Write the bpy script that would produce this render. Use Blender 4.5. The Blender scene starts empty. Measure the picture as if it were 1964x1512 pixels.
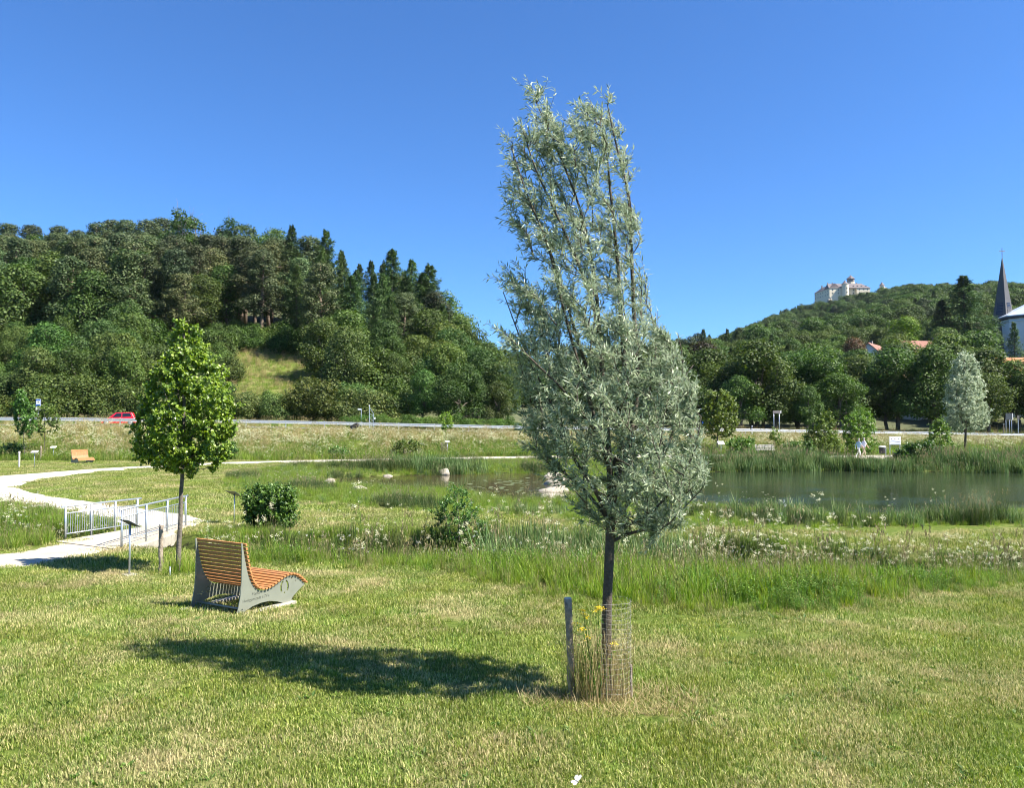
import bpy, bmesh, math, random
import numpy as np
from mathutils import Vector, Matrix, Euler
from mathutils.geometry import tessellate_polygon

random.seed(7)
rng = np.random.default_rng(7)
S = bpy.context.scene
COL = S.collection

# ------------------------------------------------------------------ camera
CAM_H = 2.6
PITCH = math.radians(1.86)
FPX, CX, CY = 1512.0, 982.0, 756.0
cam_d = bpy.data.cameras.new('camera')
cam_d.sensor_width = 36.0
cam_d.lens = 36.0 * FPX / 1964.0
cam_d.clip_start = 0.1
cam_d.clip_end = 20000
cam = bpy.data.objects.new('camera', cam_d)
COL.objects.link(cam)
cam.location = (0, 0, CAM_H)
cam.rotation_euler = (math.pi / 2 + PITCH, 0, 0)
S.camera = cam

# ------------------------------------------------------------------ sky, sun, exposure
SUN_EL = math.radians(50)
SUN_DIR = Vector((0.945 * math.cos(SUN_EL), -0.327 * math.cos(SUN_EL), math.sin(SUN_EL)))  # towards the sun
world = bpy.data.worlds.new('World')
S.world = world
world.use_nodes = True
wn = world.node_tree
bg = wn.nodes['Background']
sky = wn.nodes.new('ShaderNodeTexSky')
sky.sky_type = 'NISHITA'
sky.sun_disc = False
sky.sun_elevation = SUN_EL
sky.sun_rotation = math.atan2(SUN_DIR.x, SUN_DIR.y)
sky.altitude = 500
sky.air_density = 1.0
sky.dust_density = 0.4
sky.ozone_density = 3.0
hs = wn.nodes.new('ShaderNodeMix')      # clear deep blue summer air
hs.data_type = 'RGBA'; hs.blend_type = 'MULTIPLY'
hs.inputs['Factor'].default_value = 1.0
hs.inputs[7].default_value = (0.57, 1.0, 1.52, 1)
wn.links.new(sky.outputs[0], hs.inputs[6])
wn.links.new(hs.outputs[2], bg.inputs['Color'])
bg.inputs['Strength'].default_value = 0.05
sun_d = bpy.data.lights.new('sun', 'SUN')
sun_d.energy = 5.0
sun_d.angle = math.radians(0.53)
sun_d.color = (1.0, 0.945, 0.84)
sun = bpy.data.objects.new('sun', sun_d)
COL.objects.link(sun)
sun.location = (60, -20, 80)
sun.rotation_euler = SUN_DIR.to_track_quat('Z', 'Y').to_euler()
S.view_settings.view_transform = 'Standard'
S.view_settings.look = 'None'
S.view_settings.exposure = 1.5
S.view_settings.gamma = 1.0
S.render.engine = 'CYCLES'
S.cycles.use_denoising = True
S.cycles.filter_width = 1.05
S.cycles.max_bounces = 6
S.cycles.diffuse_bounces = 3
S.cycles.glossy_bounces = 2
S.cycles.transmission_bounces = 3
S.cycles.transparent_max_bounces = 4
S.cycles.caustics_reflective = False
S.cycles.caustics_refractive = False

# ------------------------------------------------------------------ helpers: objects
def tag(o, label=None, cat=None, group=None, kind=None):
    if label: o['label'] = label
    if cat: o['category'] = cat
    if group: o['group'] = group
    if kind: o['kind'] = kind
    return o

def empty(name, loc, rz=0.0):
    o = bpy.data.objects.new(name, None)
    COL.objects.link(o)
    o.location = loc
    o.rotation_euler = (0, 0, rz)
    o.empty_display_size = 0.1
    return o

def link(name, me, parent=None):
    o = bpy.data.objects.new(name, me)
    COL.objects.link(o)
    if parent is not None: o.parent = parent
    return o

def copy_tree(o, parent=None):
    c = o.copy()
    COL.objects.link(c)
    c.parent = parent
    for ch in o.children: copy_tree(ch, c)
    return c

class MB:
    """collects polygons of mixed size, with an optional random value per face and a material slot per face"""
    def __init__(s):
        s.V = []; s.n = 0; s.L = []; s.T = []; s.R = []; s.M = []
    def add(s, V, F, r=None, m=0):
        V = np.asarray(V, float).reshape(-1, 3); F = np.asarray(F, int)
        s.V.append(V); s.L.append((F + s.n).ravel()); s.T.append(np.full(len(F), F.shape[1]))
        s.R.append(np.full(len(F), 0.5) if r is None else np.broadcast_to(np.asarray(r, float), (len(F),)))
        s.M.append(np.full(len(F), m)); s.n += len(V)
        return s
    def box(s, c, d, rz=0.0, m=0, R=None):
        c = np.asarray(c, float); h = np.asarray(d, float) / 2
        P = np.array([[x, y, z] for z in (-1, 1) for y in (-1, 1) for x in (-1, 1)], float) * h
        if R is not None: P = P @ np.asarray(R).T
        elif rz:
            co, si = math.cos(rz), math.sin(rz)
            P = np.stack([P[:, 0] * co - P[:, 1] * si, P[:, 0] * si + P[:, 1] * co, P[:, 2]], 1)
        return s.add(P + c, [[0, 2, 3, 1], [4, 5, 7, 6], [0, 1, 5, 4], [2, 6, 7, 3], [0, 4, 6, 2], [1, 3, 7, 5]], m=m)
    def tube(s, pts, rad, sides=8, caps=True, m=0):
        P = np.asarray(pts, float); k = len(P)
        rad = np.broadcast_to(np.asarray(rad, float), (k,))
        T = np.gradient(P, axis=0); T /= np.linalg.norm(T, axis=1)[:, None] + 1e-12
        ref = np.array([0, 0, 1.0]) if abs(T[:, 2].mean()) < 0.8 else np.array([1.0, 0, 0])
        A = np.cross(T, ref); A /= np.linalg.norm(A, axis=1)[:, None] + 1e-12
        B = np.cross(T, A)
        t = np.linspace(0, 2 * math.pi, sides, endpoint=False)
        V = P[:, None] + rad[:, None, None] * (np.cos(t)[None, :, None] * A[:, None] + np.sin(t)[None, :, None] * B[:, None])
        i = np.arange(k - 1)[:, None] * sides; j = np.arange(sides)[None]; j2 = (j + 1) % sides
        F = np.stack([i + j, i + j2, i + sides + j2, i + sides + j], -1).reshape(-1, 4)
        s.add(V.reshape(-1, 3), F, m=m)
        if caps:
            b = s.n - k * sides
            for st in (0, (k - 1) * sides):
                idx = np.arange(sides) + b + st
                s.L.append(idx if st else idx[::-1]); s.T.append(np.array([sides])); s.R.append(np.array([.5])); s.M.append(np.array([m]))
        return s
    def lathe(s, prof, sides=12, c=(0, 0, 0), m=0, ph=0.0):
        prof = np.asarray(prof, float); k = len(prof); t = np.linspace(0, 2 * math.pi, sides, endpoint=False) + ph
        V = np.stack([prof[:, 0][:, None] * np.cos(t), prof[:, 0][:, None] * np.sin(t), np.repeat(prof[:, 1][:, None], sides, 1)], -1) + np.asarray(c, float)
        i = np.arange(k - 1)[:, None] * sides; j = np.arange(sides)[None]; j2 = (j + 1) % sides
        F = np.stack([i + j, i + j2, i + sides + j2, i + sides + j], -1).reshape(-1, 4)
        return s.add(V.reshape(-1, 3), F, m=m)
    def prism(s, poly, y0, y1, m=0, M=None):
        """polygon in x,z extruded along y"""
        k = len(poly)
        V = np.array([[p[0], y0, p[1]] for p in poly] + [[p[0], y1, p[1]] for p in poly], float)
        if M is not None: V = (np.asarray(M)[:3, :3] @ V.T).T + np.asarray(M)[:3, 3]
        base = s.n
        s.add(V, [[i, (i + 1) % k, (i + 1) % k + k, i + k] for i in range(k)], m=m)
        tri = tessellate_polygon([[Vector((p[0], p[1], 0)) for p in poly]])
        tr = np.array(tri)
        s.L.append((tr + base).ravel()); s.T.append(np.full(len(tr), 3)); s.R.append(np.full(len(tr), .5)); s.M.append(np.full(len(tr), m))
        tr2 = tr[:, ::-1] + k
        s.L.append((tr2 + base).ravel()); s.T.append(np.full(len(tr), 3)); s.R.append(np.full(len(tr), .5)); s.M.append(np.full(len(tr), m))
        return s
    def mesh(s, name, mats, smooth=False, fix=False):
        me = bpy.data.meshes.new(name)
        V = np.concatenate(s.V); L = np.concatenate(s.L); T = np.concatenate(s.T)
        me.vertices.add(len(V)); me.vertices.foreach_set('co', V.astype(np.float32).ravel())
        me.loops.add(len(L)); me.loops.foreach_set('vertex_index', L.astype(np.int32))
        me.polygons.add(len(T))
        me.polygons.foreach_set('loop_start', np.concatenate([[0], np.cumsum(T)[:-1]]).astype(np.int32))
        if not isinstance(mats, (list, tuple)): mats = [mats]
        for m in mats: me.materials.append(m)
        me.polygons.foreach_set('material_index', np.concatenate(s.M).astype(np.int32))
        me.polygons.foreach_set('use_smooth', np.full(len(T), smooth))
        a = me.attributes.new('rnd', 'FLOAT', 'FACE')
        a.data.foreach_set('value', np.concatenate(s.R).astype(np.float32))
        me.update(calc_edges=True)
        if fix:
            bm = bmesh.new(); bm.from_mesh(me); bmesh.ops.recalc_face_normals(bm, faces=bm.faces); bm.to_mesh(me); bm.free()
        return me
    def build(s, name, mats, parent=None, smooth=False, bevel=0.0, fix=True):
        o = link(name, s.mesh(name, mats, smooth, fix), parent)
        if bevel:
            b = o.modifiers.new('bevel', 'BEVEL'); b.width = bevel; b.segments = 2; b.limit_method = 'ANGLE'
        return o

# ------------------------------------------------------------------ helpers: materials
def nmat(name):
    m = bpy.data.materials.new(name); m.use_nodes = True
    return m, m.node_tree, m.node_tree.nodes['Principled BSDF']

def mk(nt, t, **kw):
    n = nt.nodes.new(t)
    for k, v in kw.items(): setattr(n, k, v)
    return n

def noise(nt, scale, detail=3, rough=.55, vec=None):
    n = mk(nt, 'ShaderNodeTexNoise'); n.inputs['Scale'].default_value = scale; n.inputs['Detail'].default_value = detail; n.inputs['Roughness'].default_value = rough
    if vec is not None: nt.links.new(vec, n.inputs['Vector'])
    return n.outputs['Fac']

def ramp(nt, fac, stops):
    r = mk(nt, 'ShaderNodeValToRGB'); e = r.color_ramp.elements
    while len(e) < len(stops): e.new(0.5)
    for el, (p, c) in zip(e, stops): el.position = p; el.color = (*c[:3], 1)
    nt.links.new(fac, r.inputs['Fac'])
    return r.outputs['Color']

def mixc(nt, fac, a, b, mode='MIX'):
    m = mk(nt, 'ShaderNodeMix', data_type='RGBA', blend_type=mode)
    for sock, v in ((m.inputs['Factor'], fac), (m.inputs[6], a), (m.inputs[7], b)):
        if isinstance(v, (int, float)): sock.default_value = v
        elif isinstance(v, tuple): sock.default_value = (*v[:3], 1)
        else: nt.links.new(v, sock)
    return m.outputs[2]

def simple(name, col, rough=.6, metal=0.0, var=.15, scale=6.0, bump=0.0, bscale=40.0, spec=None):
    m, nt, p = nmat(name)
    geo = mk(nt, 'ShaderNodeTexCoord').outputs['Object']
    a = tuple(c * (1 - var) for c in col); b = tuple(min(1, c * (1 + var)) for c in col)
    nt.links.new(ramp(nt, noise(nt, scale, 5, .6, geo), [(.3, a), (.7, b)]), p.inputs['Base Color'])
    p.inputs['Roughness'].default_value = rough; p.inputs['Metallic'].default_value = metal
    if spec is not None: p.inputs['Specular IOR Level'].default_value = spec
    if bump:
        bn = mk(nt, 'ShaderNodeBump'); bn.inputs['Strength'].default_value = bump; bn.inputs['Distance'].default_value = .02
        nt.links.new(noise(nt, bscale, 4, .6, geo), bn.inputs['Height']); nt.links.new(bn.outputs[0], p.inputs['Normal'])
    return m

def leafmat(name, stops, trans=.3, tint=False, rough=.55, dry=None, dscale=.6, instvar=.25, under=None, spec=.3):
    """foliage: colour from the per-leaf random value, optional dry patches by world position, two-sided with light through it"""
    m, nt, p = nmat(name)
    at = mk(nt, 'ShaderNodeAttribute', attribute_name='rnd').outputs['Fac']
    oi = mk(nt, 'ShaderNodeObjectInfo')
    col = ramp(nt, at, stops)
    if dry:
        pos = mk(nt, 'ShaderNodeNewGeometry').outputs['Position']
        dcol, lo, hi = dry
        n1 = noise(nt, dscale, 4, .6, pos)
        mr = mk(nt, 'ShaderNodeMapRange'); mr.inputs[1].default_value = lo; mr.inputs[2].default_value = hi
        add = mk(nt, 'ShaderNodeMath', operation='MULTIPLY_ADD'); nt.links.new(at, add.inputs[0]); add.inputs[1].default_value = .3; nt.links.new(n1, add.inputs[2])
        sub = mk(nt, 'ShaderNodeMath', operation='SUBTRACT'); nt.links.new(add.outputs[0], sub.inputs[0]); sub.inputs[1].default_value = .15
        nt.links.new(sub.outputs[0], mr.inputs[0])
        col = mixc(nt, mr.outputs[0], col, dcol)
    if instvar:
        v = mk(nt, 'ShaderNodeMapRange'); v.inputs[3].default_value = 1 - instvar; v.inputs[4].default_value = 1 + instvar
        nt.links.new(oi.outputs['Random'], v.inputs[0])
        h = mk(nt, 'ShaderNodeHueSaturation'); nt.links.new(v.outputs[0], h.inputs['Value']); nt.links.new(col, h.inputs['Color'])
        v2 = mk(nt, 'ShaderNodeMath', operation='MULTIPLY_ADD'); nt.links.new(oi.outputs['Random'], v2.inputs[0]); v2.inputs[1].default_value = 7.31; v2.inputs[2].default_value = 0
        fr = mk(nt, 'ShaderNodeMath', operation='FRACT'); nt.links.new(v2.outputs[0], fr.inputs[0])
        v3 = mk(nt, 'ShaderNodeMapRange'); v3.inputs[3].default_value = .485; v3.inputs[4].default_value = .515; nt.links.new(fr.outputs[0], v3.inputs[0])
        nt.links.new(v3.outputs[0], h.inputs['Hue'])
        col = h.outputs[0]
    if tint: col = mixc(nt, 1.0, col, oi.outputs['Color'], 'MULTIPLY')
    if under:
        bf = mk(nt, 'ShaderNodeNewGeometry').outputs['Backfacing']
        col = mixc(nt, bf, col, under)
    nt.links.new(col, p.inputs['Base Color'])
    p.inputs['Roughness'].default_value = rough; p.inputs['Specular IOR Level'].default_value = spec
    tr = mk(nt, 'ShaderNodeBsdfTranslucent')
    g = mk(nt, 'ShaderNodeHueSaturation'); g.inputs['Saturation'].default_value = 1.15; g.inputs['Value'].default_value = 1.3
    nt.links.new(col, g.inputs['Color']); nt.links.new(g.outputs[0], tr.inputs['Color'])
    mx = mk(nt, 'ShaderNodeMixShader'); mx.inputs[0].default_value = trans
    nt.links.new(p.outputs[0], mx.inputs[1]); nt.links.new(tr.outputs[0], mx.inputs[2])
    nt.links.new(mx.outputs[0], nt.nodes['Material Output'].inputs['Surface'])
    return m

# ------------------------------------------------------------------ the lie of the land
COSP, SINP = math.cos(PITCH), math.sin(PITCH)
def ray(px, py):
    x, v = (px - CX) / FPX, -(py - CY) / FPX
    return np.array([x, COSP - v * SINP, SINP + v * COSP])
def P3(px, py, Y):
    d = ray(px, py); t = Y / d[1]
    return np.array([d[0] * t, Y, CAM_H + d[2] * t])
def at_plane(px, py, z):
    d = ray(px, py); t = (z - CAM_H) / d[2]
    return np.array([d[0] * t, d[1] * t])
def project(x, y, z):
    z = z - CAM_H
    f = y * COSP + z * SINP; u = -y * SINP + z * COSP
    return CX + FPX * x / f, CY - FPX * u / f

def road_edge(x): return 91 + 0.30 * x           # line of the near guard rail
RX = [-200, -60, -45, -26, 0, 35, 74, 200]; RZ = [2.2, 2.15, 2.05, 1.78, 1.12, .55, -.2, -1.0]
def road_z(x): return np.interp(x, RX, RZ)
MX = [-200, -30, -20, 0, 20, 35, 50, 200]; MY = [62, 63.5, 64.5, 72.3, 73.5, 75, 76, 100]
def meadow_y0(x): return np.interp(x, MX, MY)

HP = np.array([-1500, 0, 300, 500, 640, 755, 830, 891, 950, 1000, 1150, 1300, 1500, 1620, 1750, 1900, 3500.])
HA = (HP - CX) / FPX
HD = np.log(np.array([108, 135, 200, 235, 300, 450, 600, 900, 1300, 2500, 6000.]))
HZ = np.array([
 [2.4, 2.4, 2.4, 2.2, 2.0, 2.0, 1.8, 1.6, 1.5, 1.4, 1.1, .8, .5, .4, .2, 0, -.5],
 [11, 10.5, 10.5, 11, 10, 9, 8, 6, 4, 3, 2, 1.5, 1, 1, 1, 1, 1],
 [31, 29, 29, 28, 26, 20, 16, 12, 8, 5, 5, 5, 6, 7, 8, 10, 10],
 [42, 40, 40, 37, 31, 22, 17, 13, 9, 6, 7, 8, 12, 14, 18, 20, 20],
 [44, 42, 41, 37, 30, 22, 18, 14, 11, 9, 12, 17, 22, 24, 28, 30, 30],
 [40, 38, 36, 33, 28, 22, 18, 16, 14, 14, 18, 27, 40, 44, 58, 60, 60],
 [35, 33, 30, 28, 26, 22, 20, 18, 18, 20, 25, 38, 56, 64, 88, 90, 90],
 [30, 28, 26, 24, 22, 22, 22, 22, 24, 28, 35, 58, 110, 136, 138, 126, 120],
 [25, 25, 24, 24, 22, 22, 22, 22, 24, 26, 30, 45, 80, 95, 95, 90, 80],
 [20] * 17, [20] * 17], float)
def hills(x, y):
    a = x / np.maximum(y, 1); d = np.log(np.clip(y, 108, 6000))
    i = np.clip(np.searchsorted(HA, a) - 1, 0, len(HA) - 2); j = np.clip(np.searchsorted(HD, d) - 1, 0, len(HD) - 2)
    u = np.clip((a - HA[i]) / (HA[i + 1] - HA[i]), 0, 1); v = np.clip((d - HD[j]) / (HD[j + 1] - HD[j]), 0, 1)
    return (HZ[j, i] * (1 - u) + HZ[j, i + 1] * u) * (1 - v) + (HZ[j + 1, i] * (1 - u) + HZ[j + 1, i + 1] * u) * v

def sstep(t): t = np.clip(t, 0, 1); return t * t * (3 - 2 * t)

def seg_dist(x, y, line, closed=False):
    L = np.asarray(line, float); d = np.full(np.shape(x), 1e9)
    n = len(L) if closed else len(L) - 1
    for k in range(n):
        a = L[k]; b = L[(k + 1) % len(L)]; ab = b - a
        t = np.clip(((x - a[0]) * ab[0] + (y - a[1]) * ab[1]) / (ab @ ab + 1e-9), 0, 1)
        d = np.minimum(d, np.hypot(x - a[0] - t * ab[0], y - a[1] - t * ab[1]))
    return d
def inside(x, y, poly):
    P = np.asarray(poly, float); c = np.zeros(np.shape(x), bool)
    for k in range(len(P)):
        x1, y1 = P[k]; x2, y2 = P[k - 1]
        if y1 == y2: continue
        c ^= ((y1 > y) != (y2 > y)) & (x < (x2 - x1) * (y - y1) / (y2 - y1) + x1)
    return c

def base_z(x, y):
    z = 1.0 * np.exp(-(x * x + y * y) / 7.0) - 0.8 * (1 - np.exp(-np.maximum(y - 8, 0) / 20))
    z = z + 0.03 * np.sin(x * .7 + 1.3) * np.sin(y * .55) * (y < 40)
    y0 = meadow_y0(x); ye = road_edge(x)
    t = sstep((y - y0) / (ye - 1.2 - y0))
    z = z * (1 - t) + (road_z(x) - .06) * t
    h = hills(x, y) + 1.1 * np.sin(x * .11 + y * .07) * np.sin(y * .09 - x * .05) * sstep((y - 125) / 60)
    t2 = sstep((y - (ye + 9.5)) / 7.0)
    return z * (1 - t2) + h * t2

T_STEPS = 3.0 * 1.012 ** np.arange(565)
def solve(px, py, fn):
    """first hit of a photo ray with the land"""
    d = ray(px, py); o = np.array([0, 0, CAM_H]); t = T_STEPS
    for _ in range(3):
        p = o + d[None] * t[:, None]; hit = np.flatnonzero(p[:, 2] < fn(p[:, 0], p[:, 1]))
        if len(hit) == 0: return P3(px, py, 500)
        k = hit[0]; t = np.linspace(t[max(k - 1, 0)], t[k], 40)
    p = o + d * t[min(1, len(t) - 1)] if k == 0 else p[k]
    return np.array([p[0], p[1], float(fn(np.array([p[0]]), np.array([p[1]]))[0])])
def at0(px, py): return solve(px, py, base_z)[:2]

WZ1, WZ2 = -0.98, -0.92
POND = [at_plane(*p, WZ1) for p in [(1240, 912), (1330, 906), (1450, 904), (1600, 903), (1700, 905), (1800, 906), (1964, 907), (2250, 908), (2600, 925), (2500, 975), (2200, 992), (1964, 996), (1860, 994), (1760, 1004), (1650, 1008), (1540, 1000), (1430, 986), (1330, 972), (1250, 950)]]
POOL = [at_plane(*p, WZ2) for p in [(600, 930), (660, 918), (740, 913), (830, 912), (930, 908), (1040, 907), (1085, 915), (1095, 940), (1075, 972), (1010, 972), (950, 960), (900, 948), (830, 946), (740, 942), (660, 940)]]
BR_L0, BR_L1, BR_R0, BR_R1 = [at0(*p) for p in ((125, 1038), (263, 1016), (233, 1052), (356, 1012))]
BR_MID = (BR_L0 + BR_L1 + BR_R0 + BR_R1) / 4
DITCH = [at0(*p) for p in ((-700, 985), (-300, 1000), (-60, 1014), (90, 1024))] + [BR_MID] + [at0(*p) for p in ((350, 1044), (460, 1048), (620, 1045), (850, 1044), (1100, 1056), (1400, 1066), (1700, 1070), (1964, 1066), (2400, 1062), (3200, 1058))]

def pond_carve(z, x, y, poly, wz, reach=1.3):
    d = seg_dist(x, y, poly, True); ins = inside(x, y, poly)
    sd = np.where(ins, -d, d)
    t = sstep((reach - sd) / (2 * reach))
    tgt = np.where(ins, wz - .03 - np.minimum(d * .25, .6), wz + .02 + d * .12)
    w = sstep((reach + 1.2 - sd) / 2.4)
    return z * (1 - w) + np.minimum(z, tgt) * w
def ditch_w(x, y):
    d = seg_dist(x, y, DITCH)
    return d
DXY = np.array(DITCH)
def ditch_side(x, y): return np.sign(y - np.interp(x, DXY[:, 0], DXY[:, 1]))   # -1 on the lawn side
def ground(x, y):
    x = np.asarray(x, float); y = np.asarray(y, float)
    z = base_z(x, y)
    near = (y < 75) & (y > 8)
    if np.any(near):
        z = np.where(near, pond_carve(pond_carve(z, x, y, POND, WZ1), x, y, POOL, WZ2), z)
        d = ditch_w(x, y); s = d * ditch_side(x, y); wide = sstep((x + 6) / 4)
        z = np.where(near, z - .80 * np.where(s < 0, (1 - wide) * np.exp(-(d / .9) ** 4) + wide * np.exp(-(d / 2.0) ** 2), np.exp(-(d / 1.0) ** 4)), z)
    return z
def at(px, py): return solve(px, py, ground)
def G(x, y): return float(ground(x, y)) if y < 75 else float(base_z(x, y))

# terrain sheet --------------------------------------------------------------
def axis(parts):
    out = [parts[0][0]]
    for a, b, st in parts:
        n = max(1, int(round((b - a) / st))); out += list(np.linspace(a, b, n + 1)[1:])
    return np.array(out)
xs = axis([(-3500, -600, 290), (-600, -120, 20), (-120, -45, 4), (-45, -22, 1), (-22, 30, .35), (30, 60, .8), (60, 160, 5), (160, 700, 20), (700, 3500, 280)])
ys = axis([(-600, -40, 80), (-40, 3, 3), (3, 32, .3), (32, 62, .45), (62, 125, 1.1), (125, 330, 4), (330, 1000, 15), (1000, 6000, 250)])
Xg, Yg = np.meshgrid(xs, ys)
Zg = ground(Xg, Yg)
TV = np.stack([Xg, Yg, Zg], -1).reshape(-1, 3)
nx, ny = len(xs), len(ys)
ii = (np.arange(ny - 1)[:, None] * nx + np.arange(nx - 1)[None]).ravel()
TF = np.stack([ii, ii + 1, ii + nx + 1, ii + nx], 1)

def ground_mat():
    m, nt, p = nmat('lawn_soil')
    pos = mk(nt, 'ShaderNodeNewGeometry').outputs['Position']
    n1 = noise(nt, .6, 4, .6, pos); n2 = noise(nt, 9, 6, .7, pos); n3 = noise(nt, 60, 3, .7, pos)
    green = ramp(nt, n2, [(.3, (.05, .08, .012)), (.7, (.15, .195, .035))])
    straw = ramp(nt, n3, [(.3, (.15, .12, .05)), (.7, (.36, .31, .15))])
    mr = mk(nt, 'ShaderNodeMapRange'); mr.inputs[1].default_value = .50; mr.inputs[2].default_value = .76
    ad = mk(nt, 'ShaderNodeMath', operation='MULTIPLY_ADD'); nt.links.new(n2, ad.inputs[0]); ad.inputs[1].default_value = .35; nt.links.new(n1, ad.inputs[2])
    sb = mk(nt, 'ShaderNodeMath', operation='SUBTRACT'); nt.links.new(ad.outputs[0], sb.inputs[0]); sb.inputs[1].default_value = .15
    nt.links.new(sb.outputs[0], mr.inputs[0])
    wet_shade = mk(nt, 'ShaderNodeAttribute', attribute_name='rnd').outputs['Fac']   # damp soil on pond beds; in the ditch its black also imitates plant shade
    nt.links.new(mixc(nt, wet_shade, mixc(nt, mr.outputs[0], green, straw), (.022, .019, .013)), p.inputs['Base Color'])
    p.inputs['Roughness'].default_value = .95; p.inputs['Specular IOR Level'].default_value = .1
    b = mk(nt, 'ShaderNodeBump'); b.inputs['Strength'].default_value = .7; b.inputs['Distance'].default_value = .04
    nt.links.new(n3, b.inputs['Height']); nt.links.new(b.outputs[0], p.inputs['Normal'])
    return m
m_ground = ground_mat()
m_forest_floor = simple('woodland_floor', (.07, .08, .03), .95, var=.4, scale=.2)
tb = MB()
cx_ = TV[TF].mean(1)
wood = cx_[:, 1] > road_edge(cx_[:, 0]) + 12
wood &= ~((cx_[:, 1] < 157) & (np.abs((cx_[:, 0] / np.maximum(cx_[:, 1], 1)) * FPX + CX - 530) < 95))   # the clearing is meadow
tb.add(TV, TF)
tb.M = [wood.astype(int)]
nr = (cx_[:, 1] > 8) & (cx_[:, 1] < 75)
wet_shade_ = np.zeros(len(cx_)); wx, wy = cx_[nr, 0], cx_[nr, 1]
wet_shade_[nr] = np.maximum(np.exp(-(seg_dist(wx, wy, DITCH) / 1.15) ** 6), (inside(wx, wy, POND) | inside(wx, wy, POOL)).astype(float))  # ditch share paints the shade between the stems into the soil colour
tb.R = [wet_shade_]
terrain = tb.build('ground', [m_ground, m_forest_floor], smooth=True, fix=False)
tag(terrain, kind='structure')

# ponds ---------------------------------------------------------------------
def water_mat(name, col, wave, bscale):
    m, nt, p = nmat(name)
    pos = mk(nt, 'ShaderNodeNewGeometry').outputs['Position']
    mp = mk(nt, 'ShaderNodeMapping'); mp.inputs['Scale'].default_value = (1, 1.6, 1); nt.links.new(pos, mp.inputs['Vector'])
    n1 = noise(nt, bscale, 4, .6, mp.outputs[0]); n2 = noise(nt, .35, 2, .5, pos)
    b = mk(nt, 'ShaderNodeBump'); b.inputs['Distance'].default_value = .05
    mr = mk(nt, 'ShaderNodeMapRange'); mr.inputs[1].default_value = .35; mr.inputs[2].default_value = .65; mr.inputs[3].default_value = wave * .4; mr.inputs[4].default_value = wave
    nt.links.new(n2, mr.inputs[0]); nt.links.new(mr.outputs[0], b.inputs['Strength'])
    nt.links.new(n1, b.inputs['Height']); nt.links.new(b.outputs[0], p.inputs['Normal'])
    p.inputs['Base Color'].default_value = (*col, 1); p.inputs['Roughness'].default_value = .06
    p.inputs['IOR'].default_value = 1.33; p.inputs['Specular IOR Level'].default_value = .5
    return m
def flat_poly(name, poly, z, mat):
    pts = [Vector((p[0], p[1], 0)) for p in poly]
    tri = tessellate_polygon([pts])
    me = bpy.data.meshes.new(name); me.from_pydata([(p.x, p.y, z) for p in pts], [], [t if (pts[t[1]] - pts[t[0]]).cross(pts[t[2]] - pts[t[0]]).z > 0 else t[::-1] for t in map(tuple, tri)])
    me.materials.append(mat); me.update()
    return link(name, me)
def inflate(poly, r):
    P = np.array(poly); c = P.mean(0); d = P - c
    return P + d / np.linalg.norm(d, axis=1)[:, None] * r
tag(flat_poly('pond_water', inflate(POND, 1.2), WZ1, water_mat('pond_water', (.026, .038, .018), .26, 2.6)), kind='structure')
tag(flat_poly('pool_water', inflate(POOL, 1.0), WZ2, water_mat('pool_water', (.055, .043, .022), .12, 2.5)), kind='structure')

# gravel path ----------------------------------------------------------------
def catmull(P, n):
    P = np.asarray(P, float); P = np.vstack([2 * P[0] - P[1], P, 2 * P[-1] - P[-2]]); out = []
    for k in range(1, len(P) - 2):
        for t in np.linspace(0, 1, n, endpoint=False):
            a, b, c, d = P[k - 1:k + 3]
            out.append(.5 * ((2 * b) + (-a + c) * t + (2 * a - 5 * b + 4 * c - d) * t * t + (-a + 3 * b - 3 * c + d) * t ** 3))
    out.append(P[-2]); return np.array(out)
PATH_POLYS = []
def ribbon(name, pairs, mat, lift=.022, n=12, across=9, jitter=.11):
    A = catmull([at0(*p[0]) for p in pairs], n); B = catmull([at0(*p[1]) for p in pairs], n)
    k = len(A); PATH_POLYS.append(np.vstack([A, B[::-1]]))
    ja = np.convolve(rng.normal(0, 1, k + 2), [.3, .4, .3], 'valid') * jitter; jb = np.convolve(rng.normal(0, 1, k + 2), [.3, .4, .3], 'valid') * jitter
    D = (B - A) / (np.linalg.norm(B - A, axis=1)[:, None] + 1e-9)
    A = A - D * ja[:, None]; B = B + D * jb[:, None]
    s = np.linspace(0, 1, across)
    XY = A[:, None] * (1 - s)[None, :, None] + B[:, None] * s[None, :, None]
    z = base_z(XY[..., 0], XY[..., 1]) + lift - .035 * (np.abs(s - .5) * 2)[None] ** 6
    V = np.dstack([XY, z[..., None]]).reshape(-1, 3)
    i = (np.arange(k - 1)[:, None] * across + np.arange(across - 1)[None]).ravel()
    mb = MB().add(V, np.stack([i, i + 1, i + across + 1, i + across], 1))
    o = mb.build(name, mat, smooth=True, fix=False)
    if o.data.polygons[0].normal.z < 0: o.data.flip_normals()
    return tag(o, kind='structure')
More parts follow.
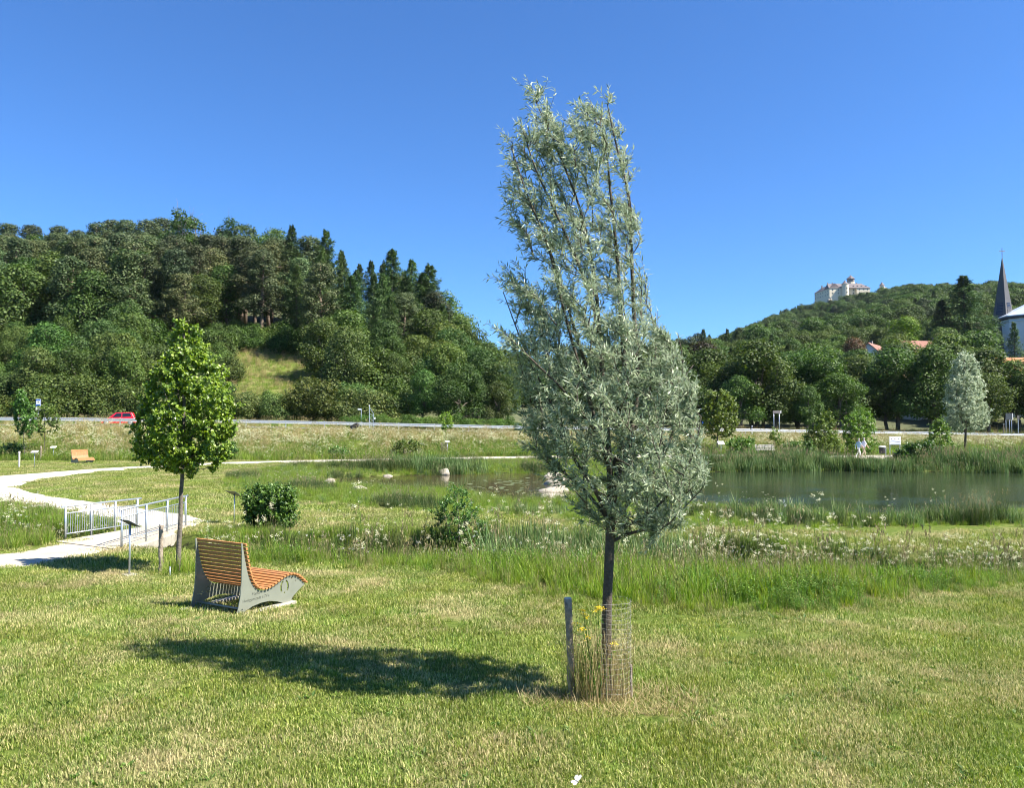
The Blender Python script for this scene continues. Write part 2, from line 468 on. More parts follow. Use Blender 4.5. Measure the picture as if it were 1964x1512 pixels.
def gravel(name, c1, c2):
    m, nt, p = nmat(name)
    pos = mk(nt, 'ShaderNodeNewGeometry').outputs['Position']
    n1 = noise(nt, 1.2, 5, .6, pos); n2 = noise(nt, 70, 4, .8, pos)
    c = mixc(nt, .45, ramp(nt, n1, [(.3, c1), (.7, c2)]), ramp(nt, n2, [(.3, tuple(x * .6 for x in c1)), (.7, tuple(min(.9, x * 1.25) for x in c2))]))
    nt.links.new(c, p.inputs['Base Color']); p.inputs['Roughness'].default_value = .95; p.inputs['Specular IOR Level'].default_value = .15
    b = mk(nt, 'ShaderNodeBump'); b.inputs['Strength'].default_value = .5; b.inputs['Distance'].default_value = .02
    nt.links.new(n2, b.inputs['Height']); nt.links.new(b.outputs[0], p.inputs['Normal'])
    return m
m_gravel = gravel('pale_gravel', (.38, .34, .27), (.60, .555, .47))
m_gravel2 = gravel('dusty_gravel', (.36, .31, .23), (.50, .45, .36))
ribbon('gravel_path', [((372, 1011), (398, 999)), ((300, 1017), (352, 986)), ((220, 1004), (270, 974)), ((140, 989), (190, 963)), ((60, 977), (120, 954)), ((0, 967), (70, 946)), ((-70, 959), (50, 939.5)), ((-120, 949), (44, 935)), ((-135, 938), (50, 931)), ((-115, 927), (70, 925)), ((-60, 918.5), (95, 920)), ((0, 913), (130, 914)), ((80, 907), (180, 907)), ((160, 901), (240, 902)), ((240, 896), (310, 898)), ((310, 893), (370, 894.5)), ((380, 889.5), (420, 892)), ((450, 886.5), (470, 890.5)), ((560, 883.5), (570, 888)), ((700, 881), (700, 885.5)), ((850, 878), (850, 882.5)), ((1020, 875), (1020, 879.5)), ((1200, 873), (1200, 878)), ((1400, 872), (1400, 879)), ((1600, 873), (1600, 882)), ((1800, 873), (1800, 880)), ((1964, 872), (1964, 879)), ((2300, 871), (2300, 878))], m_gravel)
ribbon('bridge_path', [((-500, 1118), (-500, 1175)), ((-100, 1073), (-100, 1107)), ((0, 1062), (0, 1093)), ((60, 1054), (60, 1087)), ((105, 1045), (155, 1070)), ((128, 1038.5), (230, 1053))], m_gravel2)

# road ------------------------------------------------------------------------
def road_strip(name, o0, o1, dz, mat, xs_=None, nn=1):
    xx = np.linspace(-220, 220, 160) if xs_ is None else np.asarray(xs_)
    nrm = np.array([-.287, .958])
    V = []
    for x in xx:
        for o in np.linspace(o0, o1, nn + 1):
            V.append((x + nrm[0] * o, road_edge(x) + nrm[1] * o, road_z(x) + dz))
    k = nn + 1
    i = (np.arange(len(xx) - 1)[:, None] * k + np.arange(nn)[None]).ravel()
    ob = MB().add(V, np.stack([i, i + k, i + k + 1, i + 1], 1)).build(name, mat, fix=False)
    if ob.data.polygons[0].normal.z < 0: ob.data.flip_normals()
    return tag(ob, kind='structure')
m_asphalt = simple('asphalt', (.10, .10, .105), .9, var=.2, scale=1.0)
m_shoulder = simple('shoulder_gravel', (.42, .40, .36), .95, var=.15, scale=3)
m_paint = simple('road_paint', (.75, .75, .72), .7, var=.06)
m_verge = m_ground
road_strip('road', .9, 8.6, .0, m_asphalt)
road_strip('road_shoulder', -.9, .88, -.012, m_shoulder)
road_strip('edge_line', 1.35, 1.5, .005, m_paint)
road_strip('edge_line', 8.0, 8.15, .005, m_paint)

# ------------------------------------------------------------------ small plants: building blocks
def unit(v): return v / (np.linalg.norm(v, axis=-1, keepdims=True) + 1e-12)

def blades(mb, base, length, width, lean, az, bend, r=None, m=0):
    """grass blades, all arrays of n: base (n,3), tilt from upright 'lean', heading 'az', extra tip droop 'bend'"""
    n = len(base)
    h = np.stack([np.cos(az), np.sin(az), np.zeros(n)], 1); s = np.stack([-np.sin(az), np.cos(az), np.zeros(n)], 1)
    up = np.array([0, 0, 1.0])
    d1 = h * np.sin(lean)[:, None] + up * np.cos(lean)[:, None]
    l2 = lean + bend
    d2 = h * np.sin(l2)[:, None] + up * np.cos(l2)[:, None]
    mid = base + d1 * (length * .55)[:, None]; tip = mid + d2 * (length * .45)[:, None]
    w = s * (width * .5)[:, None]
    V = np.stack([base - w, base + w, mid + w * .8, mid - w * .8, tip], 1).reshape(-1, 3)
    i = np.arange(n) * 5
    r = rng.random(n) if r is None else r
    b = mb.n
    mb.add(V, np.stack([i, i + 1, i + 2, i + 3], 1), r, m)
    mb.L.append((np.stack([i + 3, i + 2, i + 4], 1) + b).ravel()); mb.T.append(np.full(n, 3)); mb.R.append(np.asarray(r)); mb.M.append(np.full(n, m))
    return mb

def cards(mb, C, D, N, L, W, r=None, m=0, fold=.15):
    """leaf shaped cards: centre-base C, direction D, normal N, length L, width W"""
    n = len(C); D = unit(D); Sd = unit(np.cross(D, N)); N = np.cross(Sd, D)
    L = np.broadcast_to(L, (n,))[:, None]; W = np.broadcast_to(W, (n,))[:, None]
    mid = C + D * L * .45
    V = np.stack([C, mid + Sd * W * .5 + N * W * fold, C + D * L, mid - Sd * W * .5 + N * W * fold], 1).reshape(-1, 3)
    i = np.arange(n) * 4
    mb.add(V, np.stack([i, i + 1, i + 2, i + 3], 1), rng.random(n) if r is None else r, m)
    return mb

def rdir(n):
    v = rng.normal(size=(n, 3)); return unit(v)

PROTO = {}
def proto_collection(name, meshes):
    c = bpy.data.collections.new(name)
    for k, me in enumerate(meshes):
        o = bpy.data.objects.new('%s_%02d' % (name, k), me); c.objects.link(o)
    return c

def scatter(name, coll, pts, rot, scl, idx, label=None, kind='stuff'):
    """one stuff object: plants of a collection set out on points"""
    n = len(pts)
    me = bpy.data.meshes.new(name); me.vertices.add(n)
    me.vertices.foreach_set('co', np.asarray(pts, np.float32).ravel())
    for nm, ty, v in (('rot', 'FLOAT_VECTOR', rot), ('scl', 'FLOAT_VECTOR', scl)):
        a = me.attributes.new(nm, ty, 'POINT'); a.data.foreach_set('vector', np.asarray(v, np.float32).ravel())
    a = me.attributes.new('idx', 'INT', 'POINT'); a.data.foreach_set('value', np.asarray(idx, np.int32))
    o = link(name, me)
    ng = bpy.data.node_groups.new(name + '_set', 'GeometryNodeTree')
    ng.interface.new_socket('Geometry', in_out='INPUT', socket_type='NodeSocketGeometry')
    ng.interface.new_socket('Geometry', in_out='OUTPUT', socket_type='NodeSocketGeometry')
    gi = ng.nodes.new('NodeGroupInput'); go = ng.nodes.new('NodeGroupOutput')
    ip = ng.nodes.new('GeometryNodeInstanceOnPoints'); ci = ng.nodes.new('GeometryNodeCollectionInfo')
    ci.inputs['Collection'].default_value = coll; ci.inputs['Separate Children'].default_value = True; ci.inputs['Reset Children'].default_value = True
    ip.inputs['Pick Instance'].default_value = True
    def attr(nm, ty):
        a = ng.nodes.new('GeometryNodeInputNamedAttribute'); a.data_type = ty; a.inputs['Name'].default_value = nm
        return [s for s in a.outputs if s.enabled and s.name == 'Attribute'][0]
    e = ng.nodes.new('FunctionNodeEulerToRotation')
    ng.links.new(attr('rot', 'FLOAT_VECTOR'), e.inputs[0])
    ng.links.new(gi.outputs[0], ip.inputs['Points']); ng.links.new(ci.outputs[0], ip.inputs['Instance'])
    ng.links.new(attr('idx', 'INT'), ip.inputs['Instance Index'])
    ng.links.new(e.outputs[0], ip.inputs['Rotation']); ng.links.new(attr('scl', 'FLOAT_VECTOR'), ip.inputs['Scale'])
    ng.links.new(ip.outputs[0], go.inputs[0])
    md = o.modifiers.new('plants', 'NODES'); md.node_group = ng
    return tag(o, label, None, None, kind)

def scatter_xy(name, coll, x, y, smin, smax, k, label, zoff=0.0, tilt=.06, hvar=.25, aniso=None):
    n = len(x); z = ground(x, y) + zoff
    s = rng.uniform(smin, smax, n) if np.isscalar(smin) else smin * rng.uniform(.85, 1.15, n)
    sc = np.stack([s, s, s * rng.uniform(1 - hvar, 1 + hvar, n)], 1)
    rot = np.stack([rng.normal(0, tilt, n), rng.normal(0, tilt, n), rng.uniform(0, 6.283, n)], 1)
    return scatter(name, coll, np.stack([x, y, z], 1), rot, sc, rng.integers(0, k, n) if np.isscalar(k) else k, label)

# ------------------------------------------------------------------ foliage materials
m_lawn = leafmat('mown_grass', [(0, (.06, .11, .014)), (.45, (.18, .24, .034)), (.8, (.30, .345, .075)), (1, (.46, .43, .17))], .3, dry=((.50, .43, .22), .49, .72), dscale=.6, instvar=.16)
m_weed = leafmat('clover', [(0, (.045, .10, .014)), (1, (.13, .22, .035))], .35, instvar=.2)
m_tall = leafmat('tall_grass', [(0, (.07, .14, .012)), (.5, (.165, .27, .028)), (.85, (.26, .35, .055)), (1, (.38, .37, .12))], .42, instvar=.2)
m_meadow = leafmat('meadow_grass', [(0, (.07, .11, .022)), (.45, (.14, .19, .04)), (.8, (.26, .26, .085)), (1, (.40, .34, .15))], .35, instvar=.2)
m_straw = leafmat('straw_stalks', [(0, (.20, .16, .06)), (.5, (.36, .29, .13)), (1, (.52, .44, .22))], .25, instvar=.15)
m_reed = leafmat('reeds', [(0, (.055, .11, .03)), (.5, (.115, .19, .058)), (.9, (.20, .27, .10)), (1, (.34, .33, .16))], .3, instvar=.2)
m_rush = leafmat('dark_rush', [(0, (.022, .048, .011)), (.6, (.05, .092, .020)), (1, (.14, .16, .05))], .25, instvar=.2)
m_forb = leafmat('leafy_herbs', [(0, (.04, .09, .012)), (.6, (.10, .19, .025)), (1, (.19, .29, .055))], .35, instvar=.25)
m_cream = leafmat('cream_blossom', [(0, (.55, .52, .30)), (1, (.82, .80, .58))], .25, instvar=.08)
m_white = leafmat('white_blossom', [(0, (.62, .62, .54)), (1, (.85, .85, .80))], .2, instvar=.05)
m_yellow = leafmat('yellow_blossom', [(0, (.65, .45, .01)), (1, (.85, .66, .03))], .2, instvar=.05)
m_seed = leafmat('seed_heads', [(0, (.17, .14, .07)), (1, (.34, .29, .15))], .25, instvar=.15)

# ------------------------------------------------------------------ plant prototypes
def p_lawn(n, sz, l0, l1):
    mb = MB()
    xy = rng.uniform(-sz / 2, sz / 2, (n, 2)); base = np.column_stack([xy, np.full(n, -.01)])
    blades(mb, base, rng.uniform(l0, l1, n), rng.uniform(.004, .008, n), np.abs(rng.normal(0, .6, n)).clip(0, 1.3), rng.uniform(0, 6.28, n), rng.uniform(0, .7, n))
    return mb.mesh('lawn_patch', m_lawn)
def p_rosette(n, r, wide, mat):
    mb = MB(); az = rng.uniform(0, 6.28, n)
    D = np.stack([np.cos(az), np.sin(az), rng.uniform(.15, .9, n)], 1)
    N = np.stack([-np.cos(az) * .6, -np.sin(az) * .6, np.ones(n)], 1)
    cards(mb, np.column_stack([rng.normal(0, r * .25, (n, 2)), np.zeros(n)]), D, N, rng.uniform(.5, 1, n) * r, rng.uniform(.5, 1, n) * r * wide, fold=.25)
    return mb.mesh('rosette', mat)
def p_tuft(n, rad, h0, h1, w, mat, lean=.22, seed=0, seedmat=None, bend=.5):
    mb = MB()
    rr = rad * np.sqrt(rng.random(n)); a = rng.uniform(0, 6.28, n)
    base = np.column_stack([rr * np.cos(a), rr * np.sin(a), np.full(n, -.03)])
    blades(mb, base, rng.uniform(h0, h1, n), rng.uniform(.6, 1.2, n) * w, np.abs(rng.normal(0, lean, n)), rng.uniform(0, 6.28, n), np.abs(rng.normal(bend * .5, bend * .6, n)))
    if seed:
        rr = rad * np.sqrt(rng.random(seed)); a = rng.uniform(0, 6.28, seed); hh = rng.uniform(.9, 1.25, seed) * h1
        az = rng.uniform(0, 6.28, seed); ln = np.abs(rng.normal(0, .12, seed))
        base = np.column_stack([rr * np.cos(a), rr * np.sin(a), np.zeros(seed)])
        blades(mb, base, hh, np.full(seed, w * .45), ln, az, np.full(seed, .1), m=1)
        tip = base + np.stack([np.sin(ln) * np.cos(az), np.sin(ln) * np.sin(az), np.cos(ln)], 1) * (hh * .93)[:, None]
        k = 5
        T = np.repeat(tip, k, 0) - np.column_stack([np.zeros((seed * k, 2)), np.tile(np.linspace(0, .12, k), seed) * h1])
        cards(mb, T, rdir(seed * k) * .5 + [0, 0, 1.0], rdir(seed * k), h1 * .09, h1 * .025, m=1)
    return mb.mesh('tuft', [mat, seedmat or mat])
def p_flower(nst, rad, h0, h1, fmat, head, nper, leafy=10):
    """leafy stalks that carry clusters of tiny blossoms"""
    mb = MB()
    for q in range(nst):
        a = rng.uniform(0, 6.28); r0 = rad * math.sqrt(rng.random()); h = rng.uniform(h0, h1)
        b = np.array([r0 * math.cos(a), r0 * math.sin(a), -.03]); ln = abs(rng.normal(0, .15)); az = rng.uniform(0, 6.28)
        d = np.array([math.sin(ln) * math.cos(az), math.sin(ln) * math.sin(az), math.cos(ln)])
        blades(mb, np.array([b]), np.array([h]), np.array([.008]), np.array([ln]), np.array([az]), np.array([0.0]))
        blades(mb, np.array([b]), np.array([h]), np.array([.008]), np.array([ln]), np.array([az + 1.5]) * 0 + az, np.array([0.0]))
        t = rng.uniform(.1, .85, leafy); C = b + d * (t * h)[:, None]
        cards(mb, C, rdir(leafy) * [1, 1, .5] + [0, 0, .35], rdir(leafy) * .5 + [0, 0, 1.0], rng.uniform(.035, .07, leafy), .022)
        top = b + d * h
        C = top + rng.normal(0, 1, (nper, 3)) * head * [1, 1, .7]
        cards(mb, C, rdir(nper), rdir(nper) * .7 + [0, 0, 1.0], head * .75, head * .65, m=1)
    return mb.mesh('flower', [m_forb, fmat])
def p_forb(n, rad, h, mat=None, ll=.09, lw=.035):
    mb = MB()
    k = 7; st = max(1, n // k)
    a = rng.uniform(0, 6.28, st); r0 = rad * np.sqrt(rng.random(st)); hh = rng.uniform(.5, 1, st) * h
    b = np.column_stack([r0 * np.cos(a), r0 * np.sin(a), np.full(st, -.02)]); az = rng.uniform(0, 6.28, st); ln = np.abs(rng.normal(0, .25, st))
    blades(mb, b, hh, np.full(st, .007), ln, az, np.full(st, .1))
    d = np.stack([np.sin(ln) * np.cos(az), np.sin(ln) * np.sin(az), np.cos(ln)], 1)
    C = np.repeat(b, k, 0) + np.repeat(d, k, 0) * (np.repeat(hh, k) * rng.uniform(.1, 1, st * k))[:, None]
    cards(mb, C, rdir(st * k) * [1, 1, .4] + [0, 0, .3], rdir(st * k) * .6 + [0, 0, 1.0], ll * rng.uniform(.6, 1.2, st * k), lw * rng.uniform(.7, 1.3, st * k))
    return mb.mesh('herb', mat or m_forb)

C_lawn = proto_collection('lawn', [p_lawn(1300, .62, .025, .060) for _ in range(4)])
C_weed = proto_collection('weed', [p_rosette(9, .07, .35, m_weed), p_rosette(16, .05, .8, m_weed), p_rosette(7, .10, .28, m_weed), p_tuft(26, .035, .06, .13, .006, m_tall, .5)])
C_tall = proto_collection('tall', [p_tuft(46, .16, .25, .55, .010, m_tall, .25, 3, m_meadow), p_tuft(40, .14, .3, .6, .012, m_tall, .3, 0), p_forb(190, .2, .5, None, .05, .02), p_tuft(40, .15, .25, .5, .009, m_meadow, .25, 3, m_seed)])
C_mead = proto_collection('mead', [p_tuft(60, .4, .4, .8, .014, m_meadow, .25, 8, m_straw), p_tuft(50, .4, .4, .75, .014, m_tall, .3, 4, m_meadow), p_tuft(50, .4, .4, .9, .013, m_straw, .22, 14, m_straw), p_forb(130, .42, .7, None, .14, .06),
                          p_flower(6, .4, .5, .85, m_cream, .05, 20), p_flower(8, .4, .4, .8, m_cream, .04, 12)])
C_flow = proto_collection('flow', [p_flower(6, .2, .45, .9, m_cream, .020, 22), p_flower(5, .2, .4, .8, m_white, .015, 16), p_flower(4, .18, .5, 1.0, m_cream, .026, 26), p_tuft(10, .1, .5, .8, .006, m_meadow, .12, 6, m_seed)])
C_reed = proto_collection('reed', [p_tuft(46, .38, .8, 1.35, .028, m_reed, .14, 0, None, .35), p_tuft(46, .38, .7, 1.25, .022, m_reed, .16, 5, m_seed, .5), p_tuft(40, .34, .8, 1.2, .030, m_rush, .14, 0, None, .3)])
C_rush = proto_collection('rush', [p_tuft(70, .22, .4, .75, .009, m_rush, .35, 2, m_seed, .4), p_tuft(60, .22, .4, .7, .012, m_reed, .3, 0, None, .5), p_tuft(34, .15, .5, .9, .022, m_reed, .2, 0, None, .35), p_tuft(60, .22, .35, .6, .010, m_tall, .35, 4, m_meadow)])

# ------------------------------------------------------------------ zones of the park
def wpoly(pts): return np.array([at0(*p) for p in pts])
VEG_NEAR = [(386, 1078), (440, 1084), (520, 1088), (640, 1084), (780, 1090), (900, 1112), (1000, 1142), (1150, 1168), (1350, 1180), (1550, 1182), (1680, 1170), (1800, 1142), (1964, 1114), (2300, 1098), (3200, 1088)]
VEG_FAR = [(3200, 1052), (2300, 1053), (1964, 1056), (1750, 1056), (1600, 1050), (1400, 1040), (1200, 1036), (1000, 1026), (850, 1018), (740, 1022), (600, 1026), (500, 1022), (400, 1014), (384, 1024)]
Z_DITCH = wpoly(VEG_NEAR + VEG_FAR)
Z_LEFT = wpoly([(-600, 968), (-60, 970), (30, 978), (110, 990), (170, 1004), (240, 1020), (130, 1036), (100, 1042), (40, 1054), (-60, 1064), (-600, 1110)])
Z_BANK = wpoly([(424, 934), (470, 958), (560, 966), (700, 977), (850, 988), (1000, 994), (1100, 1004), (1240, 1012), (1400, 1014), (1600, 1022), (1800, 1024), (1964, 1020), (2300, 1012), (2700, 1000), (2700, 930), (2600, 884), (1964, 884), (1640, 888), (1560, 886), (1400, 884), (1200, 884), (1000, 886), (850, 890), (700, 893), (560, 897), (500, 903), (440, 914)])
def in_path(x, y):
    c = np.zeros(np.shape(x), bool)
    for p in PATH_POLYS: c |= inside(x, y, p)
    dk = np.array([BR_L0, BR_L1, BR_R1, BR_R0]); c |= inside(x, y, dk)
    return c
WILLOW = at(1163, 1338); LINDEN = at(343, 1098)
def in_water(x, y): return inside(x, y, POND) | inside(x, y, POOL)
def in_meadow(x, y): return (y > meadow_y0(x)) & (y < road_edge(x) - 1.4)
def fan(n, y0, y1, m=1.0, k=.70):
    """n points evenly over the ground the lens sees between two depths, with a margin"""
    y = np.sqrt(rng.uniform(y0 ** 2, y1 ** 2, n)); x = rng.uniform(-1, 1, n) * (k * y + m)
    return x, y
def area(y0, y1, m=1.0, k=.70): return k * (y1 ** 2 - y0 ** 2) + 2 * m * (y1 - y0)

# mown lawn
parts_x, parts_y, parts_s = [], [], []
for y0, y1, s, cell in ((3.2, 9, 1.0, .40), (9, 15, 1.15, .50), (15, 26, 1.6, .72), (26, 66, 2.3, 1.1)):
    gx, gy = np.meshgrid(np.arange(-.7 * y1 - 2, .7 * y1 + 2, cell), np.arange(y0, y1, cell))
    x = gx.ravel() + rng.uniform(-.5, .5, gx.size) * cell; y = gy.ravel() + rng.uniform(-.5, .5, gx.size) * cell
    k_ = np.abs(x) < .7 * y + 2; x, y = x[k_], y[k_]
    parts_x.append(x); parts_y.append(y); parts_s.append(np.full(len(x), s))
x, y, s_ = map(np.concatenate, (parts_x, parts_y, parts_s))
dw = np.hypot((x - WILLOW[0]) / 1.35, y - WILLOW[1] + .05)
vedge = seg_dist(x, y, np.array([at0(*p) for p in VEG_NEAR]))
keep = ~in_path(x, y) & (~inside(x, y, Z_DITCH) | (vedge < .75)) & ~inside(x, y, Z_LEFT) & ~inside(x, y, Z_BANK) & ~in_water(x, y) & ~in_meadow(x, y) & (y < 66) & (dw > .22 + .12 * rng.random(len(x)))
x, y, s_ = x[keep], y[keep], s_[keep]
scatter_xy('lawn_grass', C_lawn, x, y, s_, None, 4, 'short mown lawn grass with dry straw patches', zoff=.009, hvar=.2, tilt=.012)
x, y = fan(3200, 4.2, 14, 1)
n_ = np.sin(x * 1.7 + 2) * np.sin(y * 2.3 + x * .6) + rng.normal(0, .5, len(x))
keep = ~inside(x, y, Z_DITCH) & ~in_path(x, y) & (n_ > .25) & (np.hypot(x - WILLOW[0], y - WILLOW[1]) > .5)
scatter_xy('lawn_weeds', C_weed, x[keep], y[keep], .5, 1.15, 4, 'broad leaved weeds and darker tufts in the mown lawn')

# tall growth along the ditch
x, y = fan(46000, 11, 34, 6, .9)
k_ = inside(x, y, Z_DITCH) | inside(x, y, Z_LEFT)
x, y = x[k_], y[k_]
de = seg_dist(x, y, np.array([at0(*p) for p in VEG_NEAR])); df = seg_dist(x, y, np.array([at0(*p) for p in VEG_FAR])); dd = ditch_w(x, y)
edge = np.minimum(np.minimum(de, df * .8 + .1), 2)
h_ = np.clip(.32 + .60 * edge, .32, 1.0); h_ = np.where(df < de, np.minimum(h_, .6), np.where(dd < 1.4, np.minimum(h_, .62), h_))
thin = rng.random(len(x)) < np.where((dd < np.where(ditch_side(x, y) > 0, 1.1, .55)), np.where(x < -4.5, .35, .05), .9)
left_ = inside(x, y, Z_LEFT)
h_ = np.where(left_, .8, h_)
idx = np.where(rng.random(len(x)) < .33, 0, np.where(rng.random(len(x)) < .5, 1, 3))
patch = np.sin(x * .9 + 1) * np.sin(y * 1.3 + x * .4)
idx = np.where(patch + rng.normal(0, .5, len(x)) > .62, 2, idx)
sel = np.flatnonzero(thin)[:17000]
scatter_xy('ditch_grass', C_tall, x[sel], y[sel], h_[sel], None, idx[sel], 'tall lush grass and herbs growing along the ditch', tilt=.12)
fl = (dd < 1.5) & (rng.random(len(x)) < np.where(x > -1, .26, .09) * (1 + .9 * patch)) & (edge > .25)
scatter_xy('ditch_flowers', C_flow, x[fl], y[fl], .85, 1.25, 4, 'creamy white meadowsweet blossoms over the ditch', tilt=.15)
s_d = dd * ditch_side(x, y)
dk = (s_d > -.2) & (s_d < 1.15) & (rng.random(len(x)) < .42) & (x > -6)  # dark plants added so their colour gives the ditch its shaded band
scatter_xy('ditch_shade_rushes', C_rush, x[dk], y[dk], .75, 1.2, np.zeros(int(dk.sum()), int), 'dark rushes added to imitate the shade along the far side of the ditch', tilt=.15)
# sedge-like blades in the ditch behind the willow trunk
rx, ry = x[(dd < .9) & (np.abs(x - 1.6) < 2.2)], y[(dd < .9) & (np.abs(x - 1.6) < 2.2)]
rx, ry = rx[:420], ry[:420]
scatter_xy('ditch_sedge', C_rush, rx, ry, 1.1, 1.6, np.full(len(rx), 2), 'blue green sword-shaped sedge blades in the ditch', tilt=.1)

# banks of the ponds
x, y = fan(42000, 22, 66, 4, .82)
k_ = inside(x, y, Z_BANK) & ~in_path(x, y)
x, y = x[k_], y[k_]
wat = in_water(x, y)
dP = seg_dist(x, y, POND, True); dQ = seg_dist(x, y, POOL, True); ds = np.minimum(dP, dQ)
far_shore = y > 50
k_ = ~wat | (wat & (ds < np.where(far_shore, .8, .3)))
x, y, ds, dP, far_shore = x[k_], y[k_], ds[k_], dP[k_], far_shore[k_]
pt = np.sin(x * .55 + .5) * np.sin(y * .6 + x * .25 + 1)
near_edge = seg_dist(x, y, Z_BANK[:14])
hh = np.clip(.27 + .08 * near_edge, .27, .40) * (1 + .3 * pt) * np.where((x < 3.5) & (near_edge > .6), 1.35, 1.0) * np.where(far_shore, 1.3, 1.0)
reedy = (far_shore & (dP < 4.5) & (x > 11))
ri = np.flatnonzero(reedy & (rng.random(len(x)) < .55))
scatter_xy('shore_reeds', C_reed, x[ri], y[ri], np.clip(.85 + .3 * pt[ri] + .25 * np.sin(x[ri] * .4), .6, 1.25), None, rng.integers(0, 3, len(ri)), 'dense green reeds along the far shore of the pond', tilt=.08)
oi = np.flatnonzero(~reedy & ~(far_shore & (x > 11)))
id2 = np.where((pt[oi] > .7), 0, np.where(rng.random(len(oi)) < .12, 1, 3)); id2 = np.where((ds[oi] < 1.0) & (rng.random(len(oi)) < .07), 2, id2)
oi2 = oi[:15000]
scatter_xy('bank_grass', C_rush, x[oi2], y[oi2], hh[oi2], None, id2[:15000], 'unmown rushes and grass round the ponds', tilt=.1)
# cattail clump behind the small pool
c0 = at(820, 908)
n_ = 150
cxr = c0[0] + rng.normal(0, 1.5, n_); cyr = c0[1] + 1.3 + rng.normal(0, .6, n_)
scatter_xy('pool_reeds', C_reed, cxr, cyr, .65, 1.0, np.full(n_, 0), 'clump of blue green reeds behind the small pool', tilt=.1)
c0 = at(720, 905); cxr = c0[0] + rng.normal(0, 1.7, 120); cyr = c0[1] + .8 + rng.normal(0, .5, 120)
scatter_xy('pool_rushes', C_rush, cxr, cyr, 1.0, 1.5, np.zeros(120, int), 'dark rounded rush clump beside the small pool', tilt=.1)
# fringe of blades at the near water edge
pe = [];
for (px, py, n_, k, s) in [(1430, 990, 9, 2, .8), (1480, 992, 12, 2, .85), (1530, 1002, 12, 2, .85), (1570, 1004, 9, 2, .8), (1670, 1010, 12, 0, .7), (1740, 1008, 10, 2, .75), (1780, 1004, 12, 2, .8), (1850, 1006, 26, 0, .95), (1880, 1002, 24, 0, 1.0), (1930, 1002, 14, 1, .85), (1010, 985, 14, 1, .75), (1360, 988, 14, 0, .75)]:
    q = at(px, py)
    for _ in range(n_): pe.append((q[0] + rng.normal(0, .45), q[1] + rng.normal(0, .25), k, s * rng.uniform(.7, 1.15)))
pe = np.array(pe)
scatter_xy('shore_blades', C_rush, pe[:, 0], pe[:, 1], pe[:, 3], None, pe[:, 2].astype(int), 'upright iris and rush blades at the near pond edge', tilt=.08)
x, y = fan(1500, 24, 66, 3, .8)
k_ = inside(x, y, Z_BANK) & ~in_water(x, y) & ~in_path(x, y); x, y = x[k_][:230], y[k_][:230]
scatter_xy('bank_flowers', C_flow, x, y, .5, .85, 4, 'scattered white blossoms on the pond banks')

# flower meadow below the road
n_ = 15000
x = rng.uniform(-75, 85, n_); y0_ = meadow_y0(x); ye_ = road_edge(x) - 2.2
t = rng.random(n_); y = y0_ + t * (ye_ - y0_)
k_ = ~in_path(x, y) & (np.abs(x) < .72 * y + 6)
x, y, t = x[k_], y[k_], t[k_]
t2 = t + rng.normal(0, .13, len(t)) + .08 * np.sin(x * .5)
r_ = rng.random(len(t))
idx = np.where(t2 < .46, np.where(r_ < .60, 1, np.where(r_ < .78, 3, np.where(r_ < .93, 0, 5))), np.where(t2 < .78, np.where(r_ < .36, 4, np.where(r_ < .58, 5, np.where(r_ < .8, 0, 2))), np.where(r_ < .5, 2, np.where(r_ < .85, 0, 1))))
sc_ = np.where(t2 > .8, .45, .95)
scatter_xy('flower_meadow', C_mead, x, y, sc_, None, idx, 'tall unmown meadow with cream blossoms below the road', tilt=.1)
# verge and slope beyond the road
n_ = 2600
x = rng.uniform(-80, 110, n_); y = road_edge(x) + rng.uniform(9.4, 16, n_)
scatter_xy('road_verge_grass', C_mead, x, y, .5, 1.0, rng.integers(0, 4, n_), 'rough grass on the verge beyond the road', tilt=.1)
# mown patch on the wooded slope
q = np.array([P3(*p)[:2] for p in ((440, 760, 118), (640, 760, 118), (640, 690, 150), (440, 690, 150))])
x = rng.uniform(q[:, 0].min(), q[:, 0].max(), 2600); y = rng.uniform(112, 156, 2600)
scatter_xy('hillside_meadow', C_mead, x, y, .7, 1.2, rng.choice([0, 1, 1, 2], 2600), 'sunlit dry grass clearing on the wooded slope', tilt=.1)

# ------------------------------------------------------------------ trees: materials
m_bark = simple('grey_bark', (.13, .11, .085), .95, var=.4, scale=14, bump=.8, bscale=30)
m_bark_dark = simple('dark_bark', (.075, .06, .045), .95, var=.35, scale=18, bump=.8, bscale=40)
m_bark_pine = simple('pine_bark', (.17, .125, .09), .95, var=.35, scale=6, bump=.6, bscale=20)
m_dead = simple('bleached_wood', (.19, .17, .14), .95, var=.25, scale=10)
m_decid = leafmat('broad_leaves', [(0, (.022, .048, .009)), (.5, (.050, .094, .017)), (1, (.105, .155, .035))], .28, tint=True, instvar=.22)
m_pine = leafmat('pine_needles', [(0, (.022, .042, .016)), (.5, (.052, .080, .028)), (1, (.105, .130, .052))], .2, tint=True, instvar=.26)
m_spruce = leafmat('spruce_needles', [(0, (.028, .055, .020)), (.5, (.062, .105, .034)), (1, (.12, .17, .055))], .15, tint=True, instvar=.2)
m_willow = leafmat('silver_willow_leaves', [(0, (.085, .125, .055)), (.5, (.205, .265, .135)), (.85, (.33, .385, .225)), (1, (.46, .50, .35))], .24, instvar=0, rough=.4, under=(.47, .53, .40), spec=.5)
m_linden = leafmat('linden_leaves', [(0, (.06, .115, .012)), (.5, (.15, .24, .022)), (1, (.29, .38, .05))], .35, instvar=0, rough=.4, spec=.5)
m_bush = leafmat('shrub_leaves', [(0, (.035, .075, .012)), (.5, (.08, .14, .022)), (1, (.15, .22, .045))], .3, tint=True, instvar=.1, rough=.42, spec=.5)

